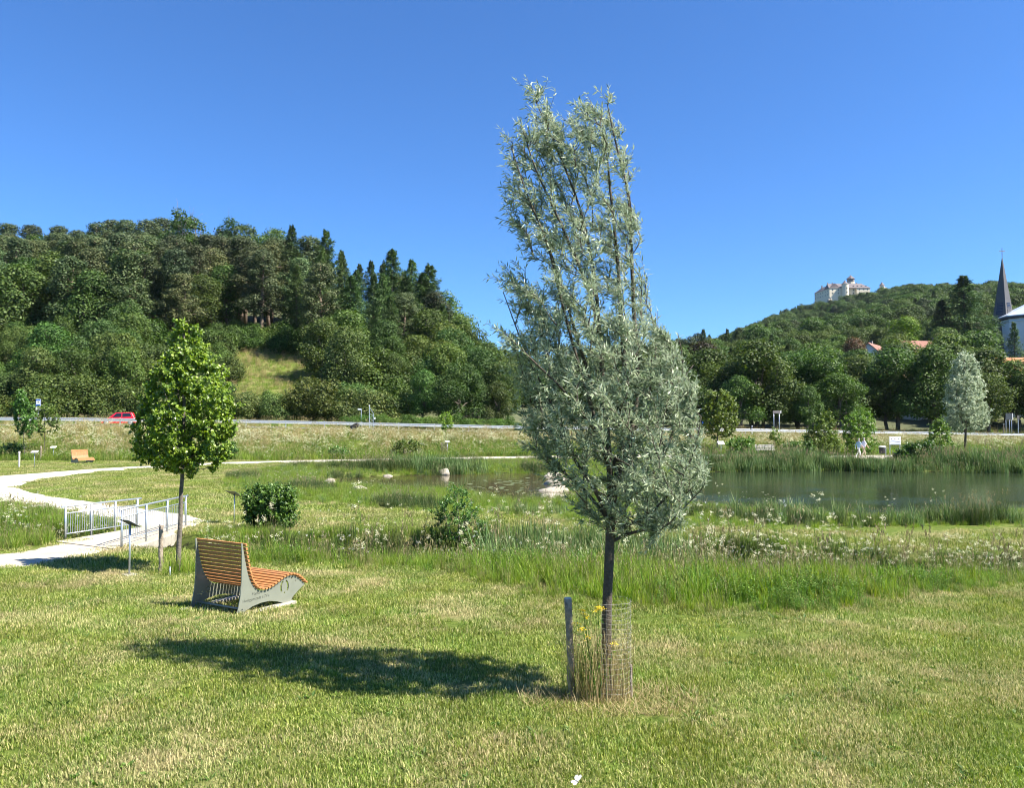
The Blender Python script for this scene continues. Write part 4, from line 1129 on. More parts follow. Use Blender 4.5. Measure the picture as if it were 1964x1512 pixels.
def leafy(name, label, base, env_px, Y, stems, n_tw, leaf, lw, mat, per=14, trunk=None, tr=.045, cat='tree', ydepth=.95, tint=None, droop=.2, sub=3, rise=.4, bark=None, group=None):
    """a near tree or bush grown inside an outline given in photo rows (row, left, right) at depth Y"""
    g = Grow(); wood = MB()
    root = empty(name, base)
    tp = [np.asarray(base) + [0, 0, -.06]] + [P3(p[0], p[1], Y) for p in trunk]
    Ct = catmull(tp, 8); wood.tube(Ct, np.linspace(tr, tr * .45, len(Ct)), 10); g.P = Ct[len(Ct) // 3:]
    for s_ in stems: g.stem([P3(p[0], p[1], Y + (p[2] if len(p) > 2 else 0)) for p in s_], tr * .4, .004, 6)
    rows = [e[0] for e in env_px]; lo, hi = min(rows), max(rows); env = sorted(env_px); wmax = max(e[2] - e[1] for e in env); T = []
    while len(T) < n_tw:
        py = rng.uniform(lo, hi); l, r = interp_env(env, py)
        if rng.random() > (r - l) / wmax: continue
        u = rng.uniform(-1, 1); hw = (r - l) / 2 / FPX * Y; dy = rng.uniform(-1, 1) * hw * math.sqrt(max(0, 1 - u * u)) * ydepth
        # mostly near the surface
        wob = 1 + rng.choice([0, 0, .1, .2]) * rng.random()
        T.append((py, P3((l + r) / 2 + u * (r - l) / 2 * wob, py, Y + dy * wob)))
    T.sort(key=lambda t: -t[0])
    for py, E in T: g.attach(E, rise=rise, r0=.007, r1=.002, n=6)
    crown = MB()
    for C in g.tw:
        L = np.linalg.norm(C[-1] - C[0]); subs = [C[2:]]
        for _ in range(sub):
            b = C[rng.integers(2, len(C))]; e = b + unit(unit(C[-1] - C[0]) + rdir(1)[0] * .9 + [0, 0, .2]) * rng.uniform(.5, 1.4) * leaf * 2.2
            t = np.linspace(0, 1, 4)[:, None]; subs.append(b * (1 - t) + e * t)
        for sb in subs:
            n = per; t = rng.uniform(.1, 1, n) * (len(sb) - 1); k = np.minimum(t.astype(int), len(sb) - 2); f = (t - k)[:, None]
            C0 = sb[k] * (1 - f) + sb[k + 1] * f
            D = unit(rdir(n) + [0, 0, -droop]); N = unit(rdir(n) * .7 + [.3, -.25, .8])
            ln = leaf * rng.uniform(.6, 1.2, n); cards(crown, C0 + rdir(n) * leaf * .3, D, N, ln, ln * lw * rng.uniform(.8, 1.15, n), fold=.12)
    for nm, mb, mt, sm in (('trunk', wood, bark or m_bark, True), ('branches', g.wood, bark or m_bark, True), ('crown', crown, mat, False)):
        o = mb.build(nm, mt, root, sm, fix=False); o.matrix_parent_inverse = Matrix.Translation(-Vector(base))
        if tint and nm == 'crown': o.color = (*tint, 1)
    tag(root, label, cat, group)
    return root
LY = LINDEN[1]
leafy('linden_sapling', 'young bright green linden with a cone shaped crown beside the footbridge', LINDEN,
      [(902, 320, 400), (885, 285, 425), (860, 262, 442), (830, 258, 448), (800, 268, 444), (770, 278, 440), (740, 292, 434), (715, 300, 425), (690, 312, 404), (665, 322, 392), (640, 334, 376), (614, 347, 360)], LY,
      [[(350, 890), (330, 800, -.3), (312, 740, -.3)], [(350, 880), (385, 800, .3), (410, 735, .2)], [(350, 890), (300, 850, .2), (275, 810, .3)], [(350, 890), (400, 850, -.2), (430, 805, -.2)], [(351, 840), (340, 720, .1), (345, 640)]],
      560, .066, .85, m_linden, per=11, trunk=[(343, 1050), (346, 1000), (347, 950), (350, 905), (353, 800), (351, 690), (353, 630)], tr=.048, droop=.7, rise=.35)
HB = at(516, 1016)
leafy('clipped_hornbeam_bush', 'dense square trimmed hornbeam bush beside the ditch', HB, [(934, 484, 550), (945, 474, 562), (970, 472, 563), (1000, 474, 560), (1016, 480, 552)], HB[1],
      [[(516, 1010), (490, 980, -.2), (485, 950, -.3)], [(516, 1010), (540, 980, .2), (548, 950, .3)]], 430, .085, .62, m_bush, per=9, trunk=[(516, 990), (517, 950)], tr=.03, cat='bush', droop=.2, rise=.2, tint=(1.0, 1.05, .9))
AB = at(880, 1052)
leafy('alder_bush', 'upright loose bush growing from the ditch left of the willow', AB, [(935, 866, 888), (955, 850, 905), (980, 836, 916), (1005, 832, 926), (1030, 828, 934), (1050, 836, 930)], AB[1],
      [[(880, 1045), (855, 1000, -.2), (850, 965)], [(880, 1045), (900, 990, .2), (905, 955)]], 200, .06, .6, m_bush, per=8, trunk=[(880, 1000), (876, 950)], tr=.022, cat='bush', droop=.1, rise=.5, tint=(.95, 1.1, .9))
def sap(name, label, bpx, env, tint, n=60, leaf=.13, cat='tree', tr=.03, mat=None):
    b = at(*bpx); tops = min(e[0] for e in env); mid = (env[0][1] + env[0][2]) / 2
    return leafy(name, label, b, env, b[1], [], n, leaf, .7, mat or m_bush, per=8, trunk=[((bpx[0] * 2 + mid) / 3, bpx[1] * .66 + tops * .34), (mid, tops + 8)], tr=tr, cat=cat, tint=tint, rise=.3, sub=3)
sap('maple_sapling', 'slim young dark green tree by the left edge with a white stake', (48, 882), [(748, 34, 44), (770, 28, 58), (800, 28, 70), (825, 34, 68), (835, 40, 62)], (.85, 1.1, .9), 130, .16)
sap('young_tree', 'second young tree with sparse brownish crown behind the bus sign', (86, 878), [(775, 74, 96), (795, 66, 112), (815, 66, 112), (830, 76, 100)], (1.3, 1.15, .9), 60, .16)
sap('maple_sapling', 'tiny yellow green sapling in a guard in the flower meadow', (855, 868), [(792, 850, 860), (806, 842, 868), (818, 846, 866), (825, 850, 860)], (1.8, 1.7, .8), 34, .15, tr=.02)
sap('pond_tree', 'dense round tree at the pond path right of the silver willow', (1376, 868), [(752, 1362, 1392), (775, 1348, 1408), (805, 1342, 1414), (830, 1352, 1406), (840, 1362, 1395)], (1.1, 1.0, .8), 260, .22, tr=.08)
sap('willow_bush', 'large loose bush beside the path left of the two walkers', (1576, 876), [(792, 1578, 1592), (815, 1558, 1600), (840, 1545, 1606), (865, 1545, 1608), (874, 1552, 1600)], (1.15, 1.15, .95), 230, .18, cat='bush', tr=.05)
sap('willow_bush', 'bright bush directly behind the two walkers', (1645, 874), [(790, 1630, 1665), (815, 1618, 1676), (840, 1616, 1682), (862, 1625, 1680), (872, 1635, 1672)], (1.4, 1.4, 1.0), 230, .18, cat='bush', tr=.05)
sap('willow_bush', 'upright bush between the information board and the far silver willow', (1805, 878), [(806, 1796, 1806), (825, 1786, 1820), (850, 1780, 1826), (874, 1782, 1824)], (1.15, 1.2, 1.0), 150, .17, cat='bush', tr=.04)
sap('willow_scrub', 'dark wide bush on the shore below the information board', (1765, 892), [(852, 1745, 1790), (868, 1722, 1808), (890, 1715, 1815)], (.65, .8, .7), 260, .17, cat='bush', tr=.05)
sap('young_shrub', 'small sparse sapling behind the slatted bench', (1487, 872), [(826, 1484, 1490), (840, 1476, 1498), (855, 1478, 1496)], (1.2, 1.2, .9), 34, .16, cat='bush', tr=.02)
sap('field_shrub', 'dark brownish rounded shrub in the flower meadow by the path', (780, 876), [(845, 770, 795), (855, 758, 806), (870, 752, 810), (875, 760, 802)], (1.15, .95, .8), 110, .16, cat='bush', tr=.03)
sap('field_shrub', 'low grey green shrub in the meadow left of the rounded shrub', (650, 879), [(858, 640, 662), (868, 632, 670), (878, 634, 668)], (1.3, 1.4, 1.3), 60, .15, cat='bush', tr=.02)
sap('field_shrub', 'low dark shrub partly behind the young linden', (438, 882), [(848, 430, 448), (862, 424, 456), (880, 426, 452)], (.9, 1.0, .9), 60, .15, cat='bush', tr=.02)
sap('field_shrub', 'dark green shrub at the left edge behind the mown strip', (22, 880), [(852, 8, 36), (866, -2, 44), (879, 0, 40)], (.85, .95, .85), 70, .16, cat='bush', tr=.02)
sap('field_shrub', 'low bush behind the reeds right of the slatted bench', (1530, 878), [(848, 1505, 1560), (862, 1498, 1562), (876, 1500, 1560)], (.8, .9, .8), 120, .16, cat='bush', tr=.03)
sap('field_shrub', 'green bush behind the reeds left of the slatted bench', (1420, 878), [(840, 1405, 1440), (858, 1395, 1448), (876, 1398, 1446)], (1.0, 1.1, .8), 110, .16, cat='bush', tr=.03)
FW = at(1850, 868)
leafy('silver_willow', 'pale silver willow with slim trunk standing behind the pond', FW, [(676, 1842, 1860), (700, 1834, 1872), (740, 1822, 1884), (780, 1816, 1894), (810, 1818, 1894), (828, 1832, 1876)], FW[1],
      [[(1850, 830), (1835, 760, -.5), (1835, 710)], [(1850, 830), (1868, 770, .5), (1868, 720)]], 420, .26, .45, m_willow, per=10, trunk=[(1852, 830), (1852, 760), (1850, 690)], tr=.13, rise=.6, bark=m_bark_dark)

# ------------------------------------------------------------------ materials of made things
m_wood_or = simple('orange_oiled_wood', (.39, .175, .06), .5, var=.22, scale=9, bump=.15, bscale=60)
m_steel = simple('matt_steel', (.27, .28, .225), .5, .45, .08, 4)
m_galv = simple('galvanised_steel', (.42, .46, .50), .38, .6, .12, 12)
m_railmetal = simple('guard_rail_metal', (.46, .48, .50), .35, .55, .10, 6)
m_black = simple('black_plastic', (.02, .02, .022), .5, var=.2)
m_dark = simple('dark_slate_panel', (.05, .055, .06), .35, var=.2)
m_concrete = simple('weathered_concrete', (.36, .33, .27), .95, var=.3, scale=5, bump=.6, bscale=18)
m_post = simple('weathered_post', (.27, .22, .165), .95, var=.45, scale=16, bump=.8, bscale=26)
m_wire = simple('tree_guard_wire', (.34, .32, .28), .6, .2, .1)
m_whitep = simple('white_paint', (.80, .80, .78), .5, var=.05)
m_blue = simple('sign_blue', (.03, .12, .52), .4, var=.05)
m_benchgrey = simple('bleached_planks', (.52, .49, .44), .8, var=.15, scale=12)
m_red = simple('red_car_paint', (.62, .012, .03), .22, .0, .03, spec=.7)
m_glass = simple('dark_car_glass', (.012, .014, .017), .06, .0, .05, spec=.8)
m_tyre = simple('tyre_rubber', (.02, .02, .02), .8)
m_alu = simple('wheel_rim', (.55, .56, .58), .3, .8, .05)
m_stone = simple('pale_limestone', (.34, .30, .235), .9, var=.2, scale=6, bump=.6, bscale=12)
m_plaster = simple('castle_plaster', (.70, .61, .46), .9, var=.08, scale=.3)
m_slate = simple('slate_roof', (.115, .095, .10), .7, var=.15, scale=.5)
m_slate_dk = simple('dark_spire_slate', (.072, .07, .07), .6, var=.15, scale=.6)
m_keep = simple('grey_tower_stone', (.24, .215, .19), .9, var=.2, scale=.4)
m_win = simple('dark_window', (.02, .022, .03), .2, var=.1)
m_redtile = simple('red_roof_tiles', (.23, .105, .075), .85, var=.2, scale=1.2)
m_zinc = simple('pale_metal_roof', (.55, .60, .66), .4, .3, .06)
m_wallw = simple('white_render', (.72, .72, .72), .9, var=.05, scale=.4)

def rotz(v, a): c, s = math.cos(a), math.sin(a); return (v[0] * c - v[1] * s, v[0] * s + v[1] * c)

# ------------------------------------------------------------------ wave shaped lounge bench
def text_splines(txt, size):
    cu = bpy.data.curves.new('lettering', 'FONT'); cu.body = txt; cu.size = size; cu.align_x = 'LEFT'
    o = bpy.data.objects.new('lettering', cu); COL.objects.link(o)
    bpy.context.view_layer.update()
    for q in bpy.context.view_layer.objects: q.select_set(False)
    o.select_set(True); bpy.context.view_layer.objects.active = o
    bpy.ops.object.convert(target='CURVE')
    out = []
    for sp_ in o.data.splines:
        if sp_.type == 'BEZIER':
            bp = sp_.bezier_points; pts = []
            for k in range(len(bp)):
                a, b = bp[k], bp[(k + 1) % len(bp)]
                for t in (0, .33, .66):
                    pts.append(a.co * (1 - t) ** 3 + a.handle_right * 3 * t * (1 - t) ** 2 + b.handle_left * 3 * t * t * (1 - t) + b.co * t ** 3)
            out.append([(p.x, p.y) for p in pts])
        else: out.append([(p.co.x, p.co.y) for p in sp_.points])
    d = o.data; bpy.data.objects.remove(o); bpy.data.curves.remove(d)
    return out
SEAT = catmull([(.105, .985), (.125, .86), (.155, .72), (.19, .58), (.24, .45), (.32, .34), (.43, .285), (.55, .295), (.68, .345), (.80, .395), (.92, .41), (1.03, .385), (1.13, .32), (1.235, .22)], 12)
def bench_panel(mirror):
    off = []
    T = np.gradient(SEAT, axis=0); T = unit(T); Nn = np.stack([T[:, 1], -T[:, 0]], 1)   # to the underside
    under = SEAT - Nn * -.0
    und = SEAT + np.where(Nn[:, 1:] > 0, -Nn, Nn) * 0
    nrm = np.stack([-T[:, 1], T[:, 0]], 1); nrm = np.where((nrm[:, 0] + nrm[:, 1])[:, None] > 0, nrm, -nrm)
    low = SEAT - nrm * .028
    outline = [tuple(p) for p in low[::2]]
    outline += [(1.20, .20), (1.08, .13), (.98, .06), (.94, .0), (.80, .0), (.70, .045), (.55, .085), (.40, .09), (.25, .07), (.14, .03), (.09, .0), (-.02, .0), (.020, .10), (.050, .25), (.066, .45), (.068, .65), (.066, .85), (.062, .985)]
    cu = bpy.data.curves.new('panel', 'CURVE'); cu.dimensions = '2D'; cu.fill_mode = 'BOTH'; cu.extrude = .006
    def add(pts):
        s = cu.splines.new('POLY'); s.points.add(len(pts) - 1); s.use_cyclic_u = True
        for p, q in zip(s.points, pts): p.co = (q[0], q[1], 0, 1)
    add(outline)
    for txt, size, x0, z0 in (('Markt', .058, .24, .222), ('Heiligenstadt i.OFr.', .060, .085, .150)):
        sp_ = text_splines(txt, size); xm = max(p[0] for s in sp_ for p in s)
        for s in sp_: add([((x0 + (xm - p[0]) if mirror else x0 + p[0]), z0 + p[1]) for p in s])
    # emblem of two facing arcs with dots
    for sg in (-1, 1):
        A = [(.82 + sg * (.080 * math.cos(t)), .235 + .105 * math.sin(t)) for t in np.linspace(-.75, 1.2, 10)]
        B = [(.82 + sg * (.052 * math.cos(t)), .235 + .08 * math.sin(t)) for t in np.linspace(1.2, -.75, 10)]
        add(A + B)
    for cx0, cz0, rr in ((.82, .15, .014), (.95, .34, .012), (.08, .06, .012), (1.03, .29, .010)):
        add([(cx0 + rr * math.cos(t), cz0 + rr * math.sin(t)) for t in np.linspace(0, 6.283, 10, endpoint=False)])
    o = bpy.data.objects.new('panel', cu); COL.objects.link(o)
    bpy.context.view_layer.update()
    dg = bpy.context.evaluated_depsgraph_get()
    me = bpy.data.meshes.new_from_object(o.evaluated_get(dg))
    bpy.data.objects.remove(o)
    me.transform(Matrix.Rotation(math.pi / 2, 4, 'X'))
    me.materials.clear(); me.materials.append(m_steel)
    return me
BW = 1.02
def make_bench():
    root = empty('lounge_bench', (0, 0, 0))
    a = link('side_panel', bench_panel(False), root); a.location = (0, .03, 0)
    b = link('side_panel', bench_panel(True), root); b.location = (0, BW - .03, 0)
    # slats at even steps along the seat curve
    seg = np.concatenate([[0], np.cumsum(np.linalg.norm(np.diff(SEAT, axis=0), axis=1))])
    n = 29; sl = None
    for k in range(n):
        s = seg[-1] * (k + .5) / n
        x, z = np.interp(s, seg, SEAT[:, 0]), np.interp(s, seg, SEAT[:, 1])
        x2, z2 = np.interp(min(s + .02, seg[-1]), seg, SEAT[:, 0]), np.interp(min(s + .02, seg[-1]), seg, SEAT[:, 1])
        if sl is None:
            mb = MB(); mb.box((0, 0, 0), (.040, BW + .03, .028)); o = mb.build('slat', m_wood_or, root, bevel=.005); sl = o
        else:
            o = sl.copy(); COL.objects.link(o); o.parent = root
        ang = math.atan2(z2 - z, x2 - x) if k < n - 1 else ang
        o.location = (x, BW / 2, z); o.rotation_euler = (0, -ang, 0)
    for (x, z) in ((.10, .06), (.88, .05), (1.05, .27)):
        mb = MB(); mb.tube([(x, .04, z), (x, BW - .04, z)], .016, 8); mb.build('cross_bar', m_steel, root, smooth=True)
    return root
bench = make_bench()
bp_ = at(460, 1181)
bench.location = (bp_[0] - .02, bp_[1], bp_[2] - .005); bench.rotation_euler = (0, 0, math.atan2(.866, .5))
bench.scale = (1.06, 1.0, 1.0)
tag(bench, 'wave shaped lounge bench with orange slats and steel sides on the near lawn', 'bench')
foot = MB()
foot.box((0.42, .02, -.022), (1.15, .12, .05)); foot.build('footing', m_concrete, bench, bevel=.01)
foot = MB(); foot.box((0.42, BW - .02, -.022), (1.15, .12, .05)); foot.build('footing', m_concrete, bench, bevel=.01)
bench2 = copy_tree(bench)
p2_ = at(135, 889)
bench2.location = (p2_[0], p2_[1], p2_[2]); bench2.rotation_euler = (0, 0, math.atan2(-.62, .78)); bench2.scale = (1.15, 1.15, 1.06)
bench2['label'] = 'distant orange slatted lounge bench at the far side of the curved path'

# ------------------------------------------------------------------ footbridge
def bridge():
    root = empty('footbridge', (BR_MID[0], BR_MID[1], float(base_z(*BR_MID))))
    inv = Matrix.Translation(-Vector(root.location))
    def fin(o): o.matrix_parent_inverse = inv; return o
    L0, L1, R0, R1 = BR_L0, BR_L1, BR_R0, BR_R1
    d = unit(((L1 - L0) + (R1 - R0))[None])[0]
    a, b, c, e = L0 - d * .35, L1 + d * .5, R1 + d * .5, R0 - d * .35
    zt = lambda p: float(base_z(p[0], p[1])) + .035
    V = [(*p, zt(p)) for p in (a, b, c, e)] + [(*p, zt(p) - .26) for p in (a, b, c, e)]
    F = [[0, 3, 2, 1], [4, 5, 6, 7], [0, 1, 5, 4], [1, 2, 6, 5], [2, 3, 7, 6], [3, 0, 4, 7]]
    fin(MB().add(V, F).build('deck', m_gravel2, root))
    w = unit(((R0 - L0))[None])[0]
    mb = MB(); k = 14
    # rough stone side beam below the right railing
    for q in range(k):
        t = q / (k - 1); p = R0 + (R1 - R0) * t + w * .10; z = zt(p) - .03
        h = .30 + rng.normal(0, .02)
        s = (R1 - R0) / (k - 1)
        ang = math.atan2(s[1], s[0]); mb.box((p[0], p[1], z - h / 2 - .01), (np.linalg.norm(s) * .98, .14 + rng.normal(0, .015), h), ang)
    fin(mb.build('side_beam', m_concrete, root, bevel=.015))
    for A in ((R0 - d * .1), (R1 + d * .1)):
        mb = MB(); p = (A + (L0 if A is not R1 else L1)) / 2
        mb = MB().box((A[0], A[1], zt(A) - .55), (.5, .5, .9), math.atan2(d[1], d[0])); fin(mb.build('abutment', m_concrete, root, bevel=.02))
    for S0, S1, H, drop in ((L0, L1, .80, .02), (R0, R1, .84, .16)):
        z0, z1 = zt(S0), zt(S1); s = (S1 - S0)
        def pt(t, h): q = S0 + s * t; return np.array([q[0], q[1], z0 + (z1 - z0) * t + h])
        hd = unit(s[None])[0]
        mb = MB(); e0 = pt(0, H) - np.array([*hd, 0]) * .12; e1 = pt(1, H) + np.array([*hd, 0]) * .14
        mb.tube([e0 - [0, 0, .06], e0, pt(.5, H), e1, e1 - [0, 0, .05]], .022, 8)
        rail = fin(mb.build('railing', m_galv, root, smooth=True))
        for h, r in ((H - .17, .014), (.13, .014)):
            fin(MB().tube([pt(0, h), pt(1, h)], r, 6).build('rail', m_galv, rail, smooth=True)).matrix_parent_inverse = Matrix()
        for t in (0, 1 / 3, 2 / 3, 1):
            MB().tube([pt(t, -drop), pt(t, H)], .026, 6).build('post', m_galv, rail, smooth=True)
        n = 33
        for q in range(1, n):
            if q % 11 == 0: continue
            MB().tube([pt(q / n, .13), pt(q / n, H - .17)], .007, 4, caps=False).build('bar', m_galv, rail, smooth=True)
    tag(root, 'small concrete footbridge with galvanised steel railings over the ditch', 'bridge')
bridge()

# ------------------------------------------------------------------ stakes, guards and label stands near the camera
def stake(px, pyb, pyt, r, label, lean=.0, mat=None, group=None):
    b = at(px, pyb); t = P3(px, pyt, b[1]); h = t[2] - b[2]
    root = empty('wooden_stake', b)
    n = 9; zz = np.linspace(-.06, h - .012, n)
    P = np.stack([lean * zz, 0 * zz, zz], 1); P[1:-1, :2] += rng.normal(0, .003, (n - 2, 2))
    MB().tube(P, r * (1 + rng.normal(0, .04, n)), 10).build('post', mat or m_post, root, smooth=True)
    MB().tube([P[-1] - [0, 0, .01], P[-1] + [0, 0, .006]], r * .93, 10).build('sawn_top', m_benchgrey, root)
    return tag(root, label, 'stake', group)
stake(1098, 1340, 1146, .036, 'thick weathered wooden stake beside the willow trunk', -.045)
stake(308, 1098, 1006, .042, 'split grey wooden stake between the linden and the label stand', 0.0)
stake(36.5, 898, 866, .06, 'pale wooden stake by the sapling at the left edge', mat=m_benchgrey)
stake(78, 884, 856, .05, 'thin grey stake beside the second young tree', mat=m_post)

# wire mesh guard round the willow
gb = WILLOW + np.array([.045, .0, 0]); gr = .185; gh = .91
cage = empty('wire_tree_guard', gb)
mb = MB()
zz = np.linspace(.09, gh, 19)
for q, z in enumerate(zz):
    t = np.linspace(-2.2, 1.5, 30); w = .008 * rng.normal(0, 1, 30)
    mb.tube(np.stack([(gr + w) * np.cos(t), (gr + w) * np.sin(t) - .02, z + .006 * np.sin(t * 3 + q)], 1), .0009 if 0 < q < 18 else .0014, 3, caps=False)
mb.build('wire_rings', m_wire, cage)
mb = MB()
for t in np.linspace(-2.2, 1.5, 15):
    mb.tube([(gr * math.cos(t), gr * math.sin(t) - .02, .0), (gr * math.cos(t), gr * math.sin(t) - .02, gh + .02)], .0007, 3, caps=False)
mb.build('wire_uprights', m_wire, cage)
MB().tube([(gr, -.05, -.02), (gr * .98, -.05, .32)], .012, 6).build('peg', m_post, cage)
tag(cage, 'thin wire mesh guard wrapped round the willow trunk', 'tree guard')
# dry grass standing in and beside the guard
dg_ = MB(); n = 300
rr = .26 * np.sqrt(rng.random(n)); a = rng.uniform(0, 6.28, n)
bs = np.column_stack([WILLOW[0] - .06 + rr * np.cos(a) * 1.15, WILLOW[1] - .03 + rr * np.sin(a) * .8, np.zeros(n)]); bs[:, 2] = ground(bs[:, 0], bs[:, 1]) - .01
blades(dg_, bs, rng.uniform(.35, .95, n), rng.uniform(.003, .0055, n), np.abs(rng.normal(0, .16, n)), rng.uniform(0, 6.28, n), np.abs(rng.normal(.1, .25, n)))
hd = bs[:110]; 
n2 = 1300
a2 = rng.uniform(0, 6.28, n2); r2 = .62 * np.sqrt(rng.random(n2)); b2 = np.column_stack([WILLOW[0] + .05 + r2 * 1.4 * np.cos(a2), WILLOW[1] - .12 + r2 * .7 * np.sin(a2), np.zeros(n2)]); b2[:, 2] = ground(b2[:, 0], b2[:, 1]) + .005
blades(dg_, b2, rng.uniform(.04, .22, n2), rng.uniform(.003, .006, n2), rng.uniform(.7, 1.5, n2), rng.uniform(0, 6.28, n2), rng.uniform(-.1, .2, n2))
o = dg_.build('dry_grass', m_straw, fix=False); tag(o, 'dry straw coloured stalks round the willow foot', kind='stuff')
gg = MB(); n = 190
bs = np.column_stack([WILLOW[0] - .22 + rng.normal(0, .11, n), WILLOW[1] - .02 + rng.normal(0, .07, n), np.zeros(n)]); bs[:, 2] = ground(bs[:, 0], bs[:, 1]) - .01
az_ = np.where(rng.random(n) < .6, math.pi + rng.normal(0, .5, n), rng.uniform(0, 6.28, n))
blades(gg, bs, rng.uniform(.3, .85, n), rng.uniform(.003, .006, n), np.abs(rng.normal(.08, .2, n)), az_, np.abs(rng.normal(.05, .3, n)))
k = 240; q = rng.integers(0, n, k); C0 = bs[q] + np.column_stack([rng.normal(-.03, .05, k), rng.normal(0, .03, k), rng.uniform(.1, .75, k)])
cards(gg, C0, rdir(k) + [0, 0, .5], rdir(k), .035, .010)
o = gg.build('tall_weeds', m_meadow, fix=False); tag(o, 'greenish brown weeds growing between the stake and the willow', kind='stuff')
rag = empty('ragwort_plant', (WILLOW[0] - .06, WILLOW[1] - .09, WILLOW[2]))
mb, fb = MB(), MB()
for (px, py) in ((1118, 1172), (1126, 1185), (1148, 1166), (1153, 1168), (1107, 1197), (1118, 1207), (1177, 1236), (1128, 1222), (1120, 1178), (1143, 1172)):
    e = P3(px, py, WILLOW[1] - .12) - np.array(rag.location); s = np.array([e[0] * .35, e[1] * .4, .0])
    mb.tube([s, s * .5 + e * .5 + [0, 0, .03], e], [.004, .003, .002], 4)
    nn = 30; C0 = e + rng.normal(0, 1, (nn, 3)) * [.020, .020, .008]
    cards(fb, C0, rdir(nn) * [1, 1, .2], rdir(nn) * .4 + [0, 0, 1.0], .016, .013)
    nn = 12; t = rng.uniform(.15, .9, nn)[:, None]; cards(mb, s * (1 - t) + e * t, rdir(nn), rdir(nn) + [0, 0, .6], .05, .014)
mb.build('stems', m_forb, rag, fix=False); fb.build('blossoms', m_yellow, rag, fix=False)
tag(rag, 'yellow flowering ragwort between the stake and the willow trunk', 'flower')
# grass round the linden trunk
lg = MB(); n = 420
bs = np.column_stack([LINDEN[0] + .12 + rng.normal(0, .24, n), LINDEN[1] - .05 + rng.normal(0, .16, n), np.zeros(n)]); bs[:, 2] = ground(bs[:, 0], bs[:, 1]) - .01
blades(lg, bs, rng.uniform(.12, .5, n), rng.uniform(.005, .009, n), np.abs(rng.normal(0, .25, n)), rng.uniform(0, 6.28, n), np.abs(rng.normal(.1, .35, n)))
tag(lg.build('linden_grass', m_tall, fix=False), 'unmown grass at the foot of the young linden', kind='stuff')
pg = at(326, 1106); root = empty('metal_peg', pg); MB().tube([(0, 0, -.03), (0, 0, .16)], .012, 6).build('shaft', m_galv, root, smooth=True); MB().tube([(0, 0, .16), (0, 0, .175)], .017, 6).build('cap', m_galv, root)
tag(root, 'short metal peg in the grass at the linden foot', 'peg')

def stand(px, pyb, pyt, label, plate=(.30, .22), tilt=.5, yaw=0.0, pm=None, base=True, pole=.017, group=None):
    b = at(px, pyb); h = P3(px, pyt, b[1])[2] - b[2]
    root = empty('label_stand', b, yaw)
    MB().tube([(0, 0, -.03), (0, 0, h)], pole, 8).build('pole', m_galv, root, smooth=True)
    R = np.array(Euler((tilt, 0, 0)).to_matrix())
    MB().box((0, 0, h + .01), (plate[0], plate[1], .012), R=R).build('plate', pm or m_dark, root, bevel=.004)
    MB().box((0, 0, h + .018), (plate[0] * .9, plate[1] * .86, .004), R=R).build('printed_sheet', m_whitep, root)
    if base: MB().box((0, 0, .0), (.24, .20, .05)).build('base_block', m_concrete, root, bevel=.01)
    return tag(root, label, 'label stand', group)
stand(248, 1104, 1005, 'steel label stand with dark slanted plate left of the linden', (.34, .25), .55, 2.5)
stand(449, 1006, 948, 'slim label stand with slanted plate beside the trimmed bush', (.46, .34), .5, 2.5, base=False, pole=.014)
stand(66, 899, 867, 'white topped label stand near the left edge before the saplings', (.42, .34), .35, .2, m_whitep, base=False, pole=.02)
stand(102, 882, 858, 'white topped label stand beside the second young tree', (.42, .34), .35, .2, m_whitep, base=False, pole=.02)
stand(858, 874, 847, 'small white label stand beside the guarded meadow sapling', (.36, .3), .35, .2, m_whitep, base=False, pole=.02)
stand(1383, 872, 850, 'white label stand on the pond path right of the silver willow', (.62, .42), .8, .1, m_whitep, base=False, pole=.03)
mg = at(853, 873); cg = empty('sapling_guard', mg)
mb = MB()
for t in np.linspace(0, 6.28, 14, endpoint=False): mb.tube([(.3 * math.cos(t), .3 * math.sin(t), 0), (.3 * math.cos(t), .3 * math.sin(t), 1.15)], .012, 3)
mb.build('uprights', m_post, cg)
mb = MB()
for z in np.linspace(.1, 1.15, 6): t = np.linspace(0, 6.283, 16); mb.tube(np.stack([.3 * np.cos(t), .3 * np.sin(t), 0 * t + z], 1), .008, 3)
mb.build('hoops', m_post, cg)
tag(cg, 'slatted guard round the tiny meadow sapling', 'tree guard')

# white butterfly over the lawn close to the lens
bf = empty('butterfly', P3(1106, 1500, 2.9)); bf.rotation_euler = (.5, .15, -.7); bf.scale = (.62, .62, .62)
MB().tube([(-.016, 0, 0), (-.006, 0, .002), (.008, 0, .002), (.018, 0, .001)], [.001, .0028, .0026, .0015], 7).build('body', m_black, bf, smooth=True)
for s in (1, -1):
    for nm, pts_, up in (('fore_wing', [(.008, 0), (.016, .018), (.018, .036), (.008, .042), (-.002, .030), (-.002, .006)], .45), ('hind_wing', [(-.001, 0), (-.001, .024), (-.010, .034), (-.022, .028), (-.024, .012), (-.010, 0)], .35)):
        V = [(p[0], s * (p[1] * .9 + .001), .003 + p[1] * up) for p in pts_]; k = len(V)
        V2 = [(v[0], v[1], v[2] - .0006) for v in V]
        MB().add(V + V2, [list(range(k)), list(range(k, 2 * k))[::-1]]).add(V + V2, [[i, (i + 1) % k, (i + 1) % k + k, i + k] for i in range(k)]).build(nm, m_white, bf, fix=True)
for s in (1, -1): MB().tube([(.018, s * .001, .002), (.028, s * .005, .008)], .0004, 3).build('antenna', m_black, bf)
tag(bf, 'white butterfly fluttering low over the lawn at the bottom edge', 'butterfly')

